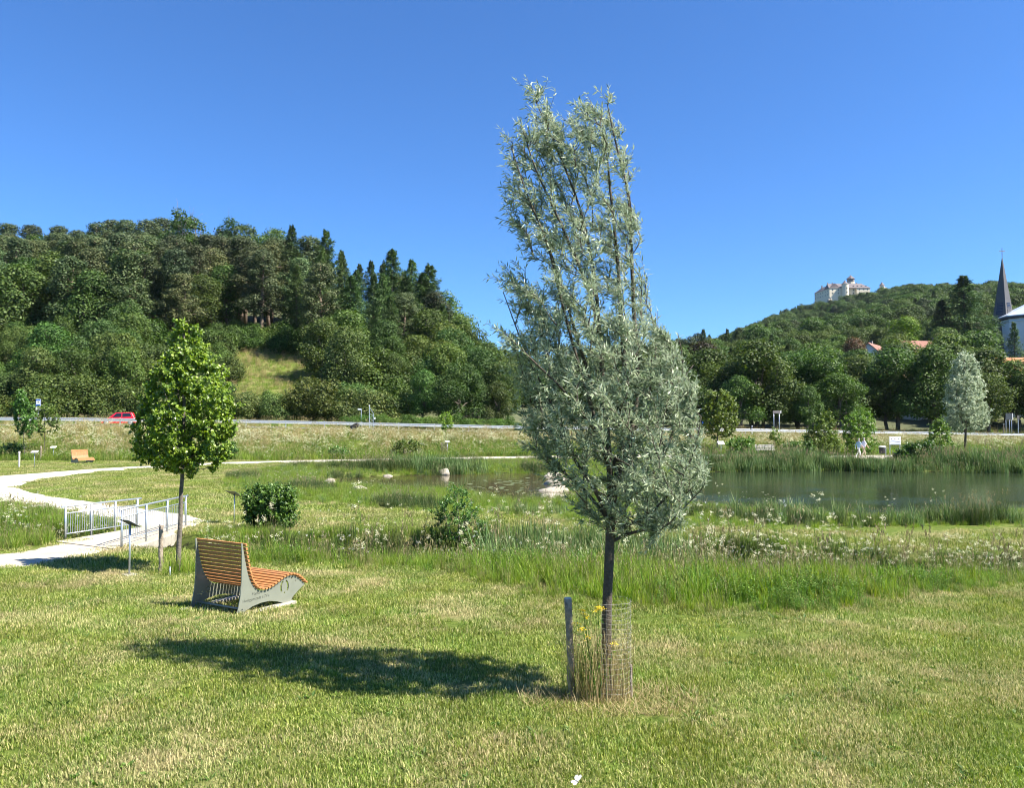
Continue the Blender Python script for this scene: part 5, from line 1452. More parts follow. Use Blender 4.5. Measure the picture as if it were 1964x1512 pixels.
# ------------------------------------------------------------------ rocks of the small pool
def rock(px, py, w, h, label, d=None, mat=None):
    b = at(px, py); bm = bmesh.new(); bmesh.ops.create_icosphere(bm, subdivisions=3, radius=1)
    ph = rng.uniform(0, 6, 3)
    for v in bm.verts:
        n = v.co.copy(); f = 1 + .16 * math.sin(n.x * 3 + ph[0]) * math.cos(n.z * 4 + ph[1]) + .12 * math.sin(n.y * 5 + ph[2])
        v.co = Vector((n.x * f * w / 2, n.y * f * (d or w) / 2, max(-.6, n.z) * f * h * .7))
    me = bpy.data.meshes.new('rock'); bm.to_mesh(me); bm.free(); me.materials.append(mat or m_stone)
    for p in me.polygons: p.use_smooth = True
    o = link('rock', me); o.location = b; o.rotation_euler = (0, 0, rng.uniform(0, 3))
    return tag(o, label, 'rock')
for px, py, w, h, l in [(852, 912, .8, .5, 'blocky pale boulder at the back of the small pool'), (838, 938, .9, .4, 'flat limestone rock on the strip between pool and grass'), (870, 922, 1.2, .3, 'low limestone slab in front of the blocky boulder'), (632, 927, .8, .35, 'pale stone at the left tip of the small pool'), (745, 917, .7, .3, 'small stone under the dark rush clump'),
                        (1058, 964, 1.5, .6, 'big pale limestone rock at the near right pool corner'), (1066, 950, 1.6, .65, 'sunlit limestone rock in the middle of the right pool edge'), (1074, 934, 1.7, .65, 'limestone rock higher up on the right pool edge'), (1062, 918, 1.5, .55, 'far limestone rock on the right pool edge'), (690, 940, .6, .25, 'little stone on the near pool edge')]:
    rock(px, py, w, h, l)
# lily pads
lp = MB()
for px, py, n in ((960, 925, 26), (940, 938, 20), (1000, 930, 22), (1020, 945, 14), (910, 932, 12)):
    q = at_plane(px, py, WZ2)
    for _ in range(n):
        c = (q[0] + rng.normal(0, .8), q[1] + rng.normal(0, 1.2), WZ2 + .006 + rng.uniform(0, .004)); r = rng.uniform(.07, .16); t = np.linspace(.3, 6.1, 10)
        V = np.vstack([[c], np.stack([c[0] + r * np.cos(t), c[1] + r * np.sin(t), np.full(10, c[2])], 1)])
        lp.add(V, [list(range(11))], rng.random(1))
tag(lp.build('lily_pads', leafmat('lily_pad', [(0, (.09, .13, .04)), (1, (.22, .25, .12))], .1, instvar=0), fix=False), 'floating lily pads on the small pool', kind='stuff')

# ------------------------------------------------------------------ guard rails along the road
RN = np.array([-.287, .958])
def guard(off, x0, x1, label, h=.75, step=3.83, mat=None):
    root = empty('guard_rail', (x0 + RN[0] * off, road_edge(x0) + RN[1] * off, float(road_z(x0))))
    inv = Matrix.Translation(-Vector(root.location))
    xx = np.arange(x0, x1, step); prof = [(.0, -.16), (.05, -.13), (.05, -.07), (.01, -.03), (.01, .03), (.05, .07), (.05, .13), (.0, .16)]
    def pos(x): return np.array([x + RN[0] * off, road_edge(x) + RN[1] * off, float(road_z(x)) + h - .16])
    V = []
    for x in xx:
        p = pos(x)
        for o_, z in prof: V.append((p[0] + RN[0] * (-o_ if off < 5 else o_) , p[1] + RN[1] * (-o_ if off < 5 else o_), p[2] + z))
    k = len(prof); i = (np.arange(len(xx) - 1)[:, None] * k + np.arange(k - 1)[None]).ravel()
    o = MB().add(V, np.stack([i, i + k, i + k + 1, i + 1], 1)).build('beam', mat or m_railmetal, root, fix=False); o.matrix_parent_inverse = inv
    sm = o.modifiers.new('thickness', 'SOLIDIFY'); sm.thickness = .006
    pm = None
    for x in xx:
        p = pos(x)
        if pm is None: q = MB().box((0, .05, -.26), (.10, .06, .95)).build('post', m_railmetal, root); pm = q
        else: q = pm.copy(); COL.objects.link(q); q.parent = root
        q.location = Vector(p) - root.location
    return tag(root, label, 'guard rail')
guard(0.0, -70, 108, 'long silver guard rail running along the near side of the road')
guard(9.0, 27, 72, 'guard rail on the far side of the road behind the pond')

# red hatchback
def car():
    Y = 94.2 / (1 + .3 * .4975); x = -.4975 * Y
    root = empty('red_car', (x, Y, float(road_z(x)) + .005), math.atan2(.3, 1.0))
    root.scale = (.94, .94, .92)
    W = .80
    side = [(-1.70, .24), (-1.76, .42), (-1.72, .60), (-1.55, .74), (-.95, .86), (1.55, .93), (1.70, .80), (1.74, .50), (1.68, .24), (1.42, .22)]
    # wheel arches
    body = MB(); sec = []
    for yy, ins, zz in ((-W, .06, 0), (-W + .05, 0, 0), (W - .05, 0, 0), (W, .06, 0)):
        sec.append([(p[0] * (1 - ins * .6 / 1.7), yy, p[1] if p[1] < .85 else p[1] - ins * .3) for p in side])
    k = len(side); V = [v for s in sec for v in s]
    F = [[r * k + i, r * k + (i + 1) % k, (r + 1) * k + (i + 1) % k, (r + 1) * k + i] for r in range(3) for i in range(k)]
    body.add(V, F); b0 = body.n - len(V)
    for r in (0, 3): body.L.append(np.arange(k) + r * k); body.T.append(np.array([k])); body.R.append(np.array([.5])); body.M.append(np.array([0]))
    bo = body.build('body', m_red, root, bevel=.03)
    lo = [(-.98, .86), (1.58, .92)]; hi = [(-.28, 1.44), (1.30, 1.47)]
    V = []
    for (p, w) in ((lo[0], .74), (lo[1], .74), (hi[1], .58), (hi[0], .58)):
        V += [(p[0], -w, p[1]), (p[0], w, p[1])]
    MB().add(V, [[0, 1, 3, 2], [2, 3, 5, 4], [4, 5, 7, 6], [6, 7, 1, 0], [0, 2, 4, 6], [1, 7, 5, 3]]).build('cabin', m_red, root, bevel=.05)
    for s in (-1, 1):
        for nm, quad in (('side_window', [(-.62, .93), (.30, .95), (.30, 1.38), (-.20, 1.37)]), ('side_window', [(.38, .95), (1.30, .98), (1.16, 1.39), (.38, 1.385)])):
            V = []
            for (px_, pz_) in quad:
                w = .74 + (.58 - .74) * (pz_ - .89) / (1.455 - .89)
                V.append((px_, s * (w + .006), pz_))
            V2 = [(v[0], v[1] + s * .008, v[2]) for v in V]
            MB().add(V + V2, [[0, 1, 2, 3], [4, 5, 6, 7], [0, 1, 5, 4], [1, 2, 6, 5], [2, 3, 7, 6], [3, 0, 4, 7]]).build(nm, m_glass, root)
        MB().box((-.62, s * .86, .98), (.10, .14, .10)).build('mirror', m_red, root, bevel=.02)
        MB().box((-1.60, s * .56, .66), (.16, .24, .12), m=0).build('headlight', m_whitep, root, bevel=.03)
        MB().box((1.66, s * .66, .80), (.10, .14, .26)).build('tail_light', m_redtile, root, bevel=.02)
        MB().box((.20, s * (W + .004), .58), (1.0, .008, .03)).build('door_trim', m_black, root)
    V = [(-.95, -.66, .90), (-.95, .66, .90), (-.33, .52, 1.41), (-.33, -.52, 1.41)]; V2 = [(v[0] - .02, v[1], v[2] + .02) for v in V]
    MB().add(V + V2, [[0, 1, 2, 3], [4, 5, 6, 7], [0, 1, 5, 4], [1, 2, 6, 5], [2, 3, 7, 6], [3, 0, 4, 7]]).build('windscreen', m_glass, root)
    for wx in (-1.18, 1.22):
        for s in (-1, 1):
            t = [(.0, -.09), (.27, -.09), (.30, -.06), (.30, .06), (.27, .09), (0, .09)]
            me = MB().lathe(t, 20)
            o = me.build('wheel', m_tyre, root, smooth=True); o.location = (wx, s * (W - .06), .30); o.rotation_euler = (math.pi / 2, 0, 0)
            r = MB().lathe([(.0, .10), (.17, .098), (.20, .092), (.20, .05)], 16).build('rim', m_alu, o, smooth=True)
            r.location = (0, 0, -.0) ; r.rotation_euler = (math.pi if s > 0 else 0, 0, 0)
    tag(root, 'small red hatchback driving left on the road behind the guard rail', 'car')
car()

# ------------------------------------------------------------------ road signs
def slab(mb_name, c, d, mat, parent, rz=0): return MB().box(c, d, rz).build(mb_name, mat, parent, bevel=.01)
def on_road(px, off):   # point in column px, 'off' metres beyond the near rail
    k = (px - CX) / FPX; Y = (91 + off * .958 + .3 * .287 * off) / (1 - .3 * k); return k * Y, Y
x, Y = on_road(74, -1.2); b = (x, Y, G(x, Y)); ht = P3(74, 766, Y)[2] - b[2]; pb = P3(74, 788, Y)[2] - b[2]
bs_ = empty('bus_stop_sign', b); MB().tube([(0, 0, -.1), (0, 0, ht)], .035, 8).build('pole', m_galv, bs_, smooth=True)
slab('plate', (0, -.05, (ht + pb) / 2), (.48, .03, ht - pb), m_whitep, bs_)
slab('blue_frame', (0, -.071, pb + (ht - pb) * .94), (.46, .012, .10), m_blue, bs_)
for s in (-1, 1): slab('blue_frame', (s * .215, -.071, pb + (ht - pb) * .62), (.03, .012, (ht - pb) * .5), m_blue, bs_)
slab('blue_band', (0, -.073, pb + (ht - pb) * .44), (.44, .012, (ht - pb) * .22), m_blue, bs_)
slab('dark_band', (0, -.081, pb + (ht - pb) * .38), (.34, .006, .06), m_dark, bs_)
slab('mark', (0, -.073, pb + (ht - pb) * .76), (.08, .012, .10), m_dark, bs_)
tag(bs_, 'white and blue bus stop sign on a pole above the guard rail', 'sign')

x, Y = on_road(711, -3.5); b = (x, Y, G(x, Y)); H1 = P3(709, 779, Y)[2] - b[2]; H2 = P3(716, 793, Y)[2] - b[2]
lm = empty('lattice_sign_mast', b)
MB().tube([(-.14, 0, -.1), (-.14, 0, H1)], .045, 6).build('leg', m_galv, lm); MB().tube([(.27, 0, -.1), (.27, 0, H2)], .04, 6).build('leg', m_galv, lm)
zz = np.linspace(.2, H2, 8)
for q in range(7): MB().tube([(-.14 if q % 2 else .27, 0, zz[q]), (.27 if q % 2 else -.14, 0, zz[q + 1])], .02, 5).build('brace', m_galv, lm)
MB().tube([(.27, 0, H2), (-.14, 0, H1 - .1)], .025, 5).build('brace', m_galv, lm)
slab('plate', (-.14, 0, H1 + .04), (.14, .05, .12), m_whitep, lm); slab('box', (.42, 0, H2 * .72), (.14, .12, .22), m_whitep, lm); slab('box', (.42, 0, H2 * .55), (.14, .12, .2), m_black, lm)
tag(lm, 'galvanised lattice mast of a road sign seen edge on', 'sign')
x, Y = on_road(693, 9.8); b = (x, Y, G(x, Y)); w = empty('thin_post', b); hh_ = P3(693, 784, Y)[2] - b[2]
MB().tube([(0, 0, -.1), (0, 0, hh_)], .05, 6).build('pole', m_galv, w); MB().box((-.2, 0, hh_ - .08), (.45, .06, .18)).build('lamp', m_whitep, w)
tag(w, 'thin pole with two white knobs in front of the roadside bushes', 'post')
x, Y = on_road(680, -5.5); b = at(680, 832); db = empty('hay_trough', b)
MB().box((0, 0, .75), (.85, .5, .42), R=np.array(Euler((0, -.45, 0)).to_matrix())).build('tub', m_black, db, bevel=.05)
for q in (-.25, .25): MB().tube([(q, 0, -.05), (q, 0, .6)], .03, 5).build('leg', m_post, db)
tag(db, 'dark tilted tub on legs in the tall meadow by the lattice mast', 'tub')

def two_post(px, pyt, pyp, pw, ph, label, off=9.6, mat=None, white=True, posts=(-.35, .35), rz=.1):
    x, Y = on_road(px, off); b = (x, Y, G(x, Y)); r = empty('road_sign', b, rz); h = P3(px, pyt, Y)[2] - b[2]
    for q in posts: MB().tube([(q * pw, 0, -.1), (q * pw, 0, h - .05)], .06, 6).build('post', m_galv, r, smooth=True)
    MB().box((0, -.09, h - ph / 2), (pw, .05, ph)).build('panel', mat or m_dark, r, bevel=.01)
    if white: MB().box((pw / 2 + .02, .0, h - ph / 2), (.16, .2, ph)).build('side_edge', m_whitep, r)
    return tag(r, label, 'sign')
two_post(1489, 788, 0, 1.15, .40, 'brown direction sign on two posts in front of the roadside trees', off=9.9, mat=simple('sign_back', (.16, .14, .13), .6))
two_post(1934, 793, 0, 1.15, 1.05, 'dark square sign back on several posts at the right edge', off=9.8, posts=(-.42, .1, .42))
x, Y = on_road(1952, 10.2); b = (x, Y, G(x, Y)); r = empty('road_post', b); h = P3(1952, 797, Y)[2] - b[2]
MB().tube([(0, 0, -.1), (0, 0, h)], .07, 6).build('post', m_galv, r); MB().box((0, -.06, h - .35), (.35, .03, .7)).build('plate', simple('sign_back2', (.12, .11, .10), .6), r); tag(r, 'narrow brown sign plate on a post right of the dark square sign', 'sign')
x, Y = on_road(1924, 9.6); b = (x, Y, G(x, Y)); r = empty('short_post', b); MB().tube([(0, 0, -.1), (0, 0, P3(1924, 814, Y)[2] - b[2])], .07, 6).build('post', m_post, r); MB().box((0, 0, P3(1924, 814, Y)[2] - b[2]), (.2, .2, .06)).build('cap', m_galv, r); tag(r, 'short grey post left of the dark square sign', 'post')
x, Y = on_road(1442, 8.9); b = (x, Y, float(road_z(x))); r = empty('delineator_post', b); MB().box((0, 0, .55), (.14, .10, 1.2)).build('shaft', m_whitep, r, bevel=.03); MB().box((0, -.055, .92), (.142, .012, .2)).build('reflector', m_black, r); tag(r, 'white roadside marker post on the far road edge', 'post')
x, Y = on_road(1350, -1.5); b = (x, Y, G(x, Y)); r = empty('parking_sign', b); h = P3(1350, 785, Y)[2] - b[2]; hb = P3(1350, 806, Y)[2] - b[2]
MB().tube([(0, 0, -.1), (0, 0, h)], .045, 8).build('pole', m_galv, r, smooth=True)
MB().box((-.28, 0, h), (.75, .2, .10)).build('lamp_head', m_galv, r, bevel=.03)
MB().box((0, -.06, hb - .25), (.55, .03, .6)).build('plate', m_blue, r, bevel=.02); MB().box((0, -.08, hb - .25), (.10, .01, .3)).build('mark', m_whitep, r); MB().box((0, -.06, hb - .66), (.55, .03, .14)).build('plate', m_whitep, r)
tag(r, 'pole with small lamp head and blue sign half hidden by the willow', 'sign')

# ------------------------------------------------------------------ things on the pond path
b = at(1464, 872); wb = empty('park_bench', (b[0], b[1] - .6, G(b[0], b[1] - .6) + .0), -.05)
for z, y_ in ((.55, .0), (.72, .03), (.89, .06)): MB().box((0, y_ + .2, z), (1.85, .04, .12), R=np.array(Euler((-.15, 0, 0)).to_matrix())).build('back_slat', m_benchgrey, wb, bevel=.01)
for y_ in (-.30, -.15, .0): MB().box((0, y_, .45), (1.85, .12, .04)).build('seat_slat', m_benchgrey, wb, bevel=.01)
for q in (-.7, .7):
    MB().box((q, -.12, .215), (.07, .42, .43)).build('leg', m_concrete, wb, bevel=.01); MB().box((q, .17, .60), (.06, .05, .72), R=np.array(Euler((-.15, 0, 0)).to_matrix())).build('back_support', m_concrete, wb)
tag(wb, 'pale slatted park bench facing the pond behind the reeds', 'bench')
# information board
b = at(1717, 876); ib = empty('information_board', (b[0], b[1], b[2]), .05); h = P3(1717, 838, b[1])[2] - b[2]
for q in (-.47, .47): MB().tube([(q, .03, -.1), (q, .03, h)], .035, 8).build('post', m_galv, ib, smooth=True)
MB().box((0, -.02, h - .36), (1.06, .04, .74)).build('board', m_whitep, ib, bevel=.01)
t = np.linspace(-.44, .46, 24)
MB().tube(np.stack([t, 0 * t - .046, h - .42 + .05 * np.sin(t * 5 + 2.6) + .06 * t], 1), .022, 5).build('wave_line', simple('wave_blue', (.10, .16, .40), .5), ib)
for q, z, c in ((-.32, .22, m_dark), (-.03, .20, m_redtile), (.34, .17, m_dark)): MB().box((q, -.046, h - z), (.07, .012, .09)).build('figure_mark', c, ib)
MB().box((0, -.046, h - .68), (.9, .012, .03)).build('text_line', m_blue, ib)
tag(ib, 'white information board with a blue wave line on two posts', 'board')
b = at(1692, 876); lb = empty('waste_bin', b)
MB().lathe([(.20, .25), (.26, .30), (.28, .78), (.27, .80), (.24, .80)], 14).build('bucket', m_black, lb, smooth=True)
MB().lathe([(.02, .98), (.27, .94), (.31, .86), (.29, .85), (.02, .92)], 14).build('lid', m_whitep, lb, smooth=True)
MB().tube([(.33, .0, -.05), (.33, 0, .95)], .04, 6).build('post', m_galv, lb)
tag(lb, 'black waste bin with pale lid left of the information board', 'bin')

def person(loc, rz, pose, cols, label, scale=1.0):
    """one skinned body, clothes by height"""
    J, E, R = pose
    me = bpy.data.meshes.new('person'); me.from_pydata([j for j in J], E, [])
    o = bpy.data.objects.new('person', me); COL.objects.link(o)
    sk = o.modifiers.new('skin', 'SKIN'); su = o.modifiers.new('sub', 'SUBSURF'); su.levels = 2; su.render_levels = 2
    for k, r in enumerate(R):
        sv = me.skin_vertices[0].data[k]; sv.radius = r if isinstance(r, tuple) else (r, r); sv.use_root = (k == 0)
    bpy.context.view_layer.update()
    dg = bpy.context.evaluated_depsgraph_get(); m2 = bpy.data.meshes.new_from_object(o.evaluated_get(dg))
    bpy.data.objects.remove(o)
    for c in cols: m2.materials.append(c)
    for p in m2.polygons:
        c = p.center; p.use_smooth = True
        arm = abs(c.y) > .235 or (abs(c.x) > .17 and 0.75 < c.z < 1.25)
        if c.z > 1.50: p.material_index = 3 if (c.x < .045 or c.z > 1.69) else 2
        elif c.z > 1.42 and abs(c.y) < .08: p.material_index = 2
        elif arm and c.z < 1.16: p.material_index = 2
        elif c.z > .92: p.material_index = 0
        elif c.z > .09: p.material_index = 1
        else: p.material_index = 4
    ob = link('person', m2); ob.location = loc; ob.rotation_euler = (0, 0, rz); ob.scale = (scale,) * 3
    return tag(ob, label, 'person')
def walk(stride, arm):
    J = [(0, 0, .95), (0, 0, 1.12), (.01, 0, 1.32), (.015, 0, 1.46), (.03, 0, 1.55), (.045, 0, 1.66), (.03, 0, 1.73),
         (0, .10, .90), (stride * .5, .10, .50), (stride * .55, .10, .10), (stride * .55 + .16, .11, .05),
         (0, -.10, .90), (-stride * .25, -.10, .49), (-stride * .95, -.10, .14), (-stride * .95 + .14, -.11, .05),
         (.01, .19, 1.39), (-arm * .35, .24, 1.13), (-arm * .55 + .05, .25, .88), (-arm * .6 + .08, .25, .79),
         (.01, -.19, 1.39), (arm * .30, -.24, 1.13), (arm * .75 + .06, -.25, .90), (arm * .85 + .08, -.25, .81)]
    E = [(0, 1), (1, 2), (2, 3), (3, 4), (4, 5), (5, 6), (0, 7), (7, 8), (8, 9), (9, 10), (0, 11), (11, 12), (12, 13), (13, 14), (2, 15), (15, 16), (16, 17), (17, 18), (2, 19), (19, 20), (20, 21), (21, 22)]
    R = [(.13, .15), (.12, .14), (.12, .17), .055, .06, (.095, .085), (.07, .065), .095, .062, .042, .035, .095, .062, .042, .035, .058, .043, .034, .036, .058, .043, .034, .036]
    return J, E, R
m_skin = simple('skin', (.50, .30, .22), .6, var=.05); m_hair_g = simple('grey_hair', (.45, .43, .40), .8); m_hair_d = simple('dark_hair', (.10, .08, .07), .8)
m_sh1 = simple('pale_blue_shirt', (.28, .42, .52), .8); m_sh2 = simple('pale_lilac_shirt', (.68, .66, .74), .8); m_tr1 = simple('white_trousers', (.74, .72, .68), .8); m_tr2 = simple('beige_shorts', (.40, .33, .22), .8); m_shoe = simple('shoes', (.30, .28, .26), .7); m_bag = simple('tan_bag', (.45, .28, .16), .7)
b = at(1647, 879); person(b, math.radians(12), walk(.42, .34), [m_sh1, m_tr1, m_skin, m_hair_g, m_shoe], 'walker in pale blue top and white trousers on the pond path', 1.0)
b = at(1661, 879); person((b[0], b[1] + .4, b[2]), math.radians(8), walk(.34, .28), [m_sh2, m_tr2, m_skin, m_hair_g, m_shoe], 'walker in white shirt and beige shorts beside the woman in blue'.replace('woman in blue', 'pale blue walker'), 1.02)
b = at(1966, 884); person((b[0] + .1, b[1], b[2]), math.radians(170), walk(.18, .15), [m_whitep, simple('blue_jeans', (.06, .16, .28), .8), m_skin, m_hair_d, m_shoe], 'person in white and blue cut off by the right picture edge', .78)

# ------------------------------------------------------------------ castle on the far hill
def castle():
    u = .0545 * 1.0
    o0 = P3(1540 + 825 / 10.91, 510 + 660 / 10.91, 900)
    root = empty('castle', o0)
    def X(zx): return (zx - 825) * u
    def Z(zy): return (660 - zy) * u
    def wall(nm, x0, x1, z0, z1, y0, y1, mat, par=root): return MB().box(((x0 + x1) / 2, (y0 + y1) / 2, (z0 + z1) / 2), (x1 - x0, y1 - y0, z1 - z0)).build(nm, mat, par)
    def hip(nm, x0, x1, y0, y1, z0, z1, hl, hr, mat):
        e = .5; ym = (y0 + y1) / 2
        V = [(x0 - e, y0 - e, z0), (x1 + e, y0 - e, z0), (x1 + e, y1 + e, z0), (x0 - e, y1 + e, z0), (x0 + hl, ym, z1), (x1 - hr, ym, z1)]
        return MB().add(V, [[0, 1, 5, 4], [2, 3, 4, 5]]).add(V, [[1, 2, 5], [3, 0, 4]]).add(V, [[0, 3, 2, 1]]).build(nm, mat, root)
    def win(x, z, y, w=.95, h=1.6, par=root): MB().box((x, y - .03, z), (w, .25, h)).build('window', m_win, par)
    # receding west wing
    L = 38.0; dv = np.array([-2.5, 38]) / math.hypot(2.5, 38); nv = np.array([-dv[1], dv[0]]); nv = -nv if nv[0] > 0 else nv
    s0 = np.array([X(555), .15]); wd = 13.0
    q = [s0, s0 + dv * L, s0 + dv * L - nv * wd, s0 - nv * wd]
    zt = Z(468)
    V = [(p[0], p[1], -8) for p in q] + [(p[0], p[1], zt) for p in q]
    w = MB().add(V, [[0, 1, 2, 3], [4, 5, 6, 7], [0, 1, 5, 4], [1, 2, 6, 5], [2, 3, 7, 6], [3, 0, 4, 7]]).build('side_wing', m_plaster, root)
    r0, r1 = s0 - nv * wd / 2, s0 + dv * (L - 6) - nv * wd / 2; e = .6
    qe = [q[0] + nv * e, q[1] + nv * e + dv * e, q[2] - nv * e + dv * e, q[3] - nv * e]
    V = [(p[0], p[1], zt) for p in qe] + [(*r0, Z(355)), (*r1, Z(355))]
    MB().add(V, [[0, 1, 5, 4], [2, 3, 4, 5], [0, 3, 2, 1]]).build('wing_roof', m_slate, root).data
    rf = root.children[-1]
    MB().add(V, [[1, 2, 5], [3, 0, 4]]).build('gable', m_slate, root)
    for row in (0, 1):
        for k in range(6):
            p = s0 + dv * (4 + k * 6.2) + nv * .05
            MB().box((p[0], p[1], zt - 2.6 - row * 4.0), (.9, .3, 1.5), math.atan2(dv[1], dv[0])).build('window', m_win, root)
    p = s0 + dv * 27 - nv * 4; MB().box((p[0], p[1], Z(372)), (1.3, 1.3, 5)).build('chimney', m_keep, root)
    # south front
    wall('wall', X(555), X(830), -8, Z(460), 0, 13, m_plaster)
    hip('roof', X(548), X(1000), 0, 13, Z(462), Z(352), .5, 2, m_slate)
    wall('wall', X(940), X(1130), -8, Z(458), 2.5, 13, m_plaster)
    wall('wall', X(1125), X(1408), -8, Z(465), -.5, 12.6, m_plaster)
    hip('roof', X(960), X(1412), -.5, 12.6, Z(463), Z(350), 3, 7.5, m_slate)
    for zx in (625, 740): win(X(zx), Z(500), 0); win(X(zx), Z(570), 0)
    for zx in (968, 1080): win(X(zx), Z(495), 2.5); win(X(zx), Z(568), 2.5)
    for zx in (1185, 1275, 1355): win(X(zx), Z(492), -.5, .9, 1.3); win(X(zx), Z(560), -.5, .9, 1.3)
    for zx in (622, 730, 970, 1075, 1160, 1245, 1335):
        y_ = 1.9; MB().box((X(zx), y_, Z(418)), (1.3, 1.4, 1.2)).build('dormer', m_slate_dk, root)
    for zx in (565, 665, 1180): MB().box((X(zx), 6.5, Z(345)), (1.0, 1.0, 1.8)).build('chimney', m_keep, root)
    # round stair tower
    t = MB().lathe([(3.8, -8), (3.8, Z(388)), (3.6, Z(388))], 20, (X(872), -2.0, 0)).build('stair_tower', m_plaster, root, smooth=False)
    c = MB().lathe([(4.2, Z(392)), (2.0, Z(350)), (.05, Z(303))], 20, (X(868), -2.0, 0)).build('tower_roof', m_slate, root)
    for z in (480, 565): MB().box((X(880), -5.75, Z(z)), (1.0, .3, 1.8)).build('window', m_win, root)
    # octagonal keep
    kx = X(1085); k8 = math.pi / 8
    MB().lathe([(4.3, Z(420)), (4.3, Z(312)), (4.1, Z(312))], 8, (kx, 10, 0), ph=k8).build('keep_base', m_plaster, root)
    MB().lathe([(4.0, Z(314)), (4.0, Z(232)), (3.8, Z(232))], 8, (kx, 10, 0), ph=k8).build('keep', m_keep, root)
    MB().lathe([(4.9, Z(240)), (4.6, Z(232)), (2.4, Z(195)), (.05, Z(155))], 8, (kx, 10, 0), ph=k8).build('keep_roof', m_slate, root)
    MB().tube([(kx, 10, Z(160)), (kx, 10, Z(130))], .12, 5).build('finial', m_keep, root)
    for dx in (-1.9, 0, 1.9): MB().box((kx + dx, 6.2 + abs(dx) * .42, Z(285)), (.9, .5, 1.4)).build('window', m_win, root)
    tag(root, 'white castle with slate roofs and grey keep on the far wooded hill', 'castle')
    r = empty('castle_turret', (o0[0] + X(1662), o0[1], o0[2]))
    MB().lathe([(2.5, -6), (2.5, Z(415)), (2.3, Z(415))], 14).build('wall', m_plaster, r)
    MB().lathe([(3.2, Z(412)), (1.5, Z(375)), (.05, Z(330))], 14).build('roof', m_slate, r)
    MB().box((.6, -2.45, Z(455)), (.7, .3, 1.2)).build('window', m_win, r)
    MB().box((3.6, .5, Z(500)), (2.2, 3, 6)).build('annex', m_plaster, r)
    tag(r, 'small round turret with pointed roof right of the castle', 'tower')
    rk = bmesh.new(); bmesh.ops.create_icosphere(rk, subdivisions=3, radius=1)
    for v in rk.verts: v.co = Vector((v.co.x * 3 * (1 + .2 * math.sin(v.co.z * 5)), v.co.y * 4, v.co.z * 7 * (1 + .15 * math.sin(v.co.x * 6))))
    me = bpy.data.meshes.new('cliff'); rk.to_mesh(me); rk.free(); me.materials.append(m_stone); c = link('cliff', me); c.location = (o0[0] + X(455), o0[1] - 14, o0[2] + Z(830)); tag(c, 'pale rock cliff among the trees below the castle', 'rock')
castle()

# ------------------------------------------------------------------ church with pointed spire
def church():
    Y = 262; ap = P3(1922, 491, Y); g = G(ap[0], Y); zb = P3(1922, 665, Y)[2]
    root = empty('church_spire', (ap[0], Y, min(g, zb)))
    H = ap[2] - root.location[2]; hw = .095 * (H) * 1.0 + .35
    def at_h(z, f=1.0): return hw * (1 - z / H) * f + .05
    a0 = math.radians(28)
    t = [a0 + math.pi / 4 + k * math.pi / 2 for k in range(4)]
    V = [(math.cos(q) * hw * 1.414, math.sin(q) * hw * 1.414, 0) for q in t] + [(0, 0, H)]
    MB().add(V, [[0, 1, 4], [1, 2, 4], [2, 3, 4], [3, 0, 4]]).build('spire', m_slate_dk, root)
    for k in range(4):
        q = a0 + k * math.pi / 2; nrm = np.array([math.cos(q), math.sin(q), hw / H]); d = np.array([-math.sin(q), math.cos(q), 0])
        z0, z1 = H * .40, H * .52
        V = []
        for z in (z0, z1):
            c = np.array([math.cos(q), math.sin(q), 0]) * (hw * (1 - z / H)) + [0, 0, z]; w = hw * (1 - z / H) * .55
            V += [c - d * w + nrm * .03, c + d * w + nrm * .03]
        V = V + [v + nrm * .04 for v in V]
        MB().add(V, [[0, 1, 3, 2], [4, 5, 7, 6], [0, 1, 5, 4], [2, 3, 7, 6], [0, 2, 6, 4], [1, 3, 7, 5]]).build('louvre', m_win, root)
        for j in range(4):
            z = z0 + (z1 - z0) * (j + .5) / 4; c = np.array([math.cos(q), math.sin(q), 0]) * (hw * (1 - z / H) + .1) + [0, 0, z]; w = hw * (1 - z / H) * .5
            MB().tube([c - d * w, c + d * w], .06, 4).build('louvre_blade', m_slate_dk, root)
    zt = P3(1922, 476, Y)[2] - root.location[2]
    cr = MB(); cr.tube([(0, 0, H - .3), (0, 0, zt)], .10, 5); cr.tube([(-.9, 0, H + (zt - H) * .62), (.9, 0, H + (zt - H) * .62)], .10, 5)
    cr.build('cross', m_slate_dk, root)
    tag(root, 'tall dark pointed church spire with a cross on top', 'spire')
    c = P3(1996, 640, 258); zb = G(c[0], 258); ze = P3(1996, 614, 258)[2] - zb; zr = P3(1996, 588, 258)[2] - zb
    ch = empty('church_hall', (c[0], 258, zb)); R = 12.6
    MB().lathe([(R, -3), (R, ze), (R - .4, ze)], 8, ph=.25).build('wall', m_wallw, ch)
    MB().lathe([(R + .9, ze + .1), (R + .9, ze + .7), (R + .1, ze + .7)], 8, ph=.25).build('eave_band', m_slate_dk, ch)
    MB().lathe([(R + 1.0, ze + .72), (R + 1.0, ze + 1.0), (.1, zr + 3.0)], 8, ph=.25).build('roof', m_zinc, ch)
    MB().lathe([(R + .25, ze - 1.0), (R + .25, ze - .5), (R + .02, ze - .45)], 8, ph=.25).build('gutter', m_zinc, ch)
    tag(ch, 'white walled church hall with pale metal roof at the right edge', 'church')
church()

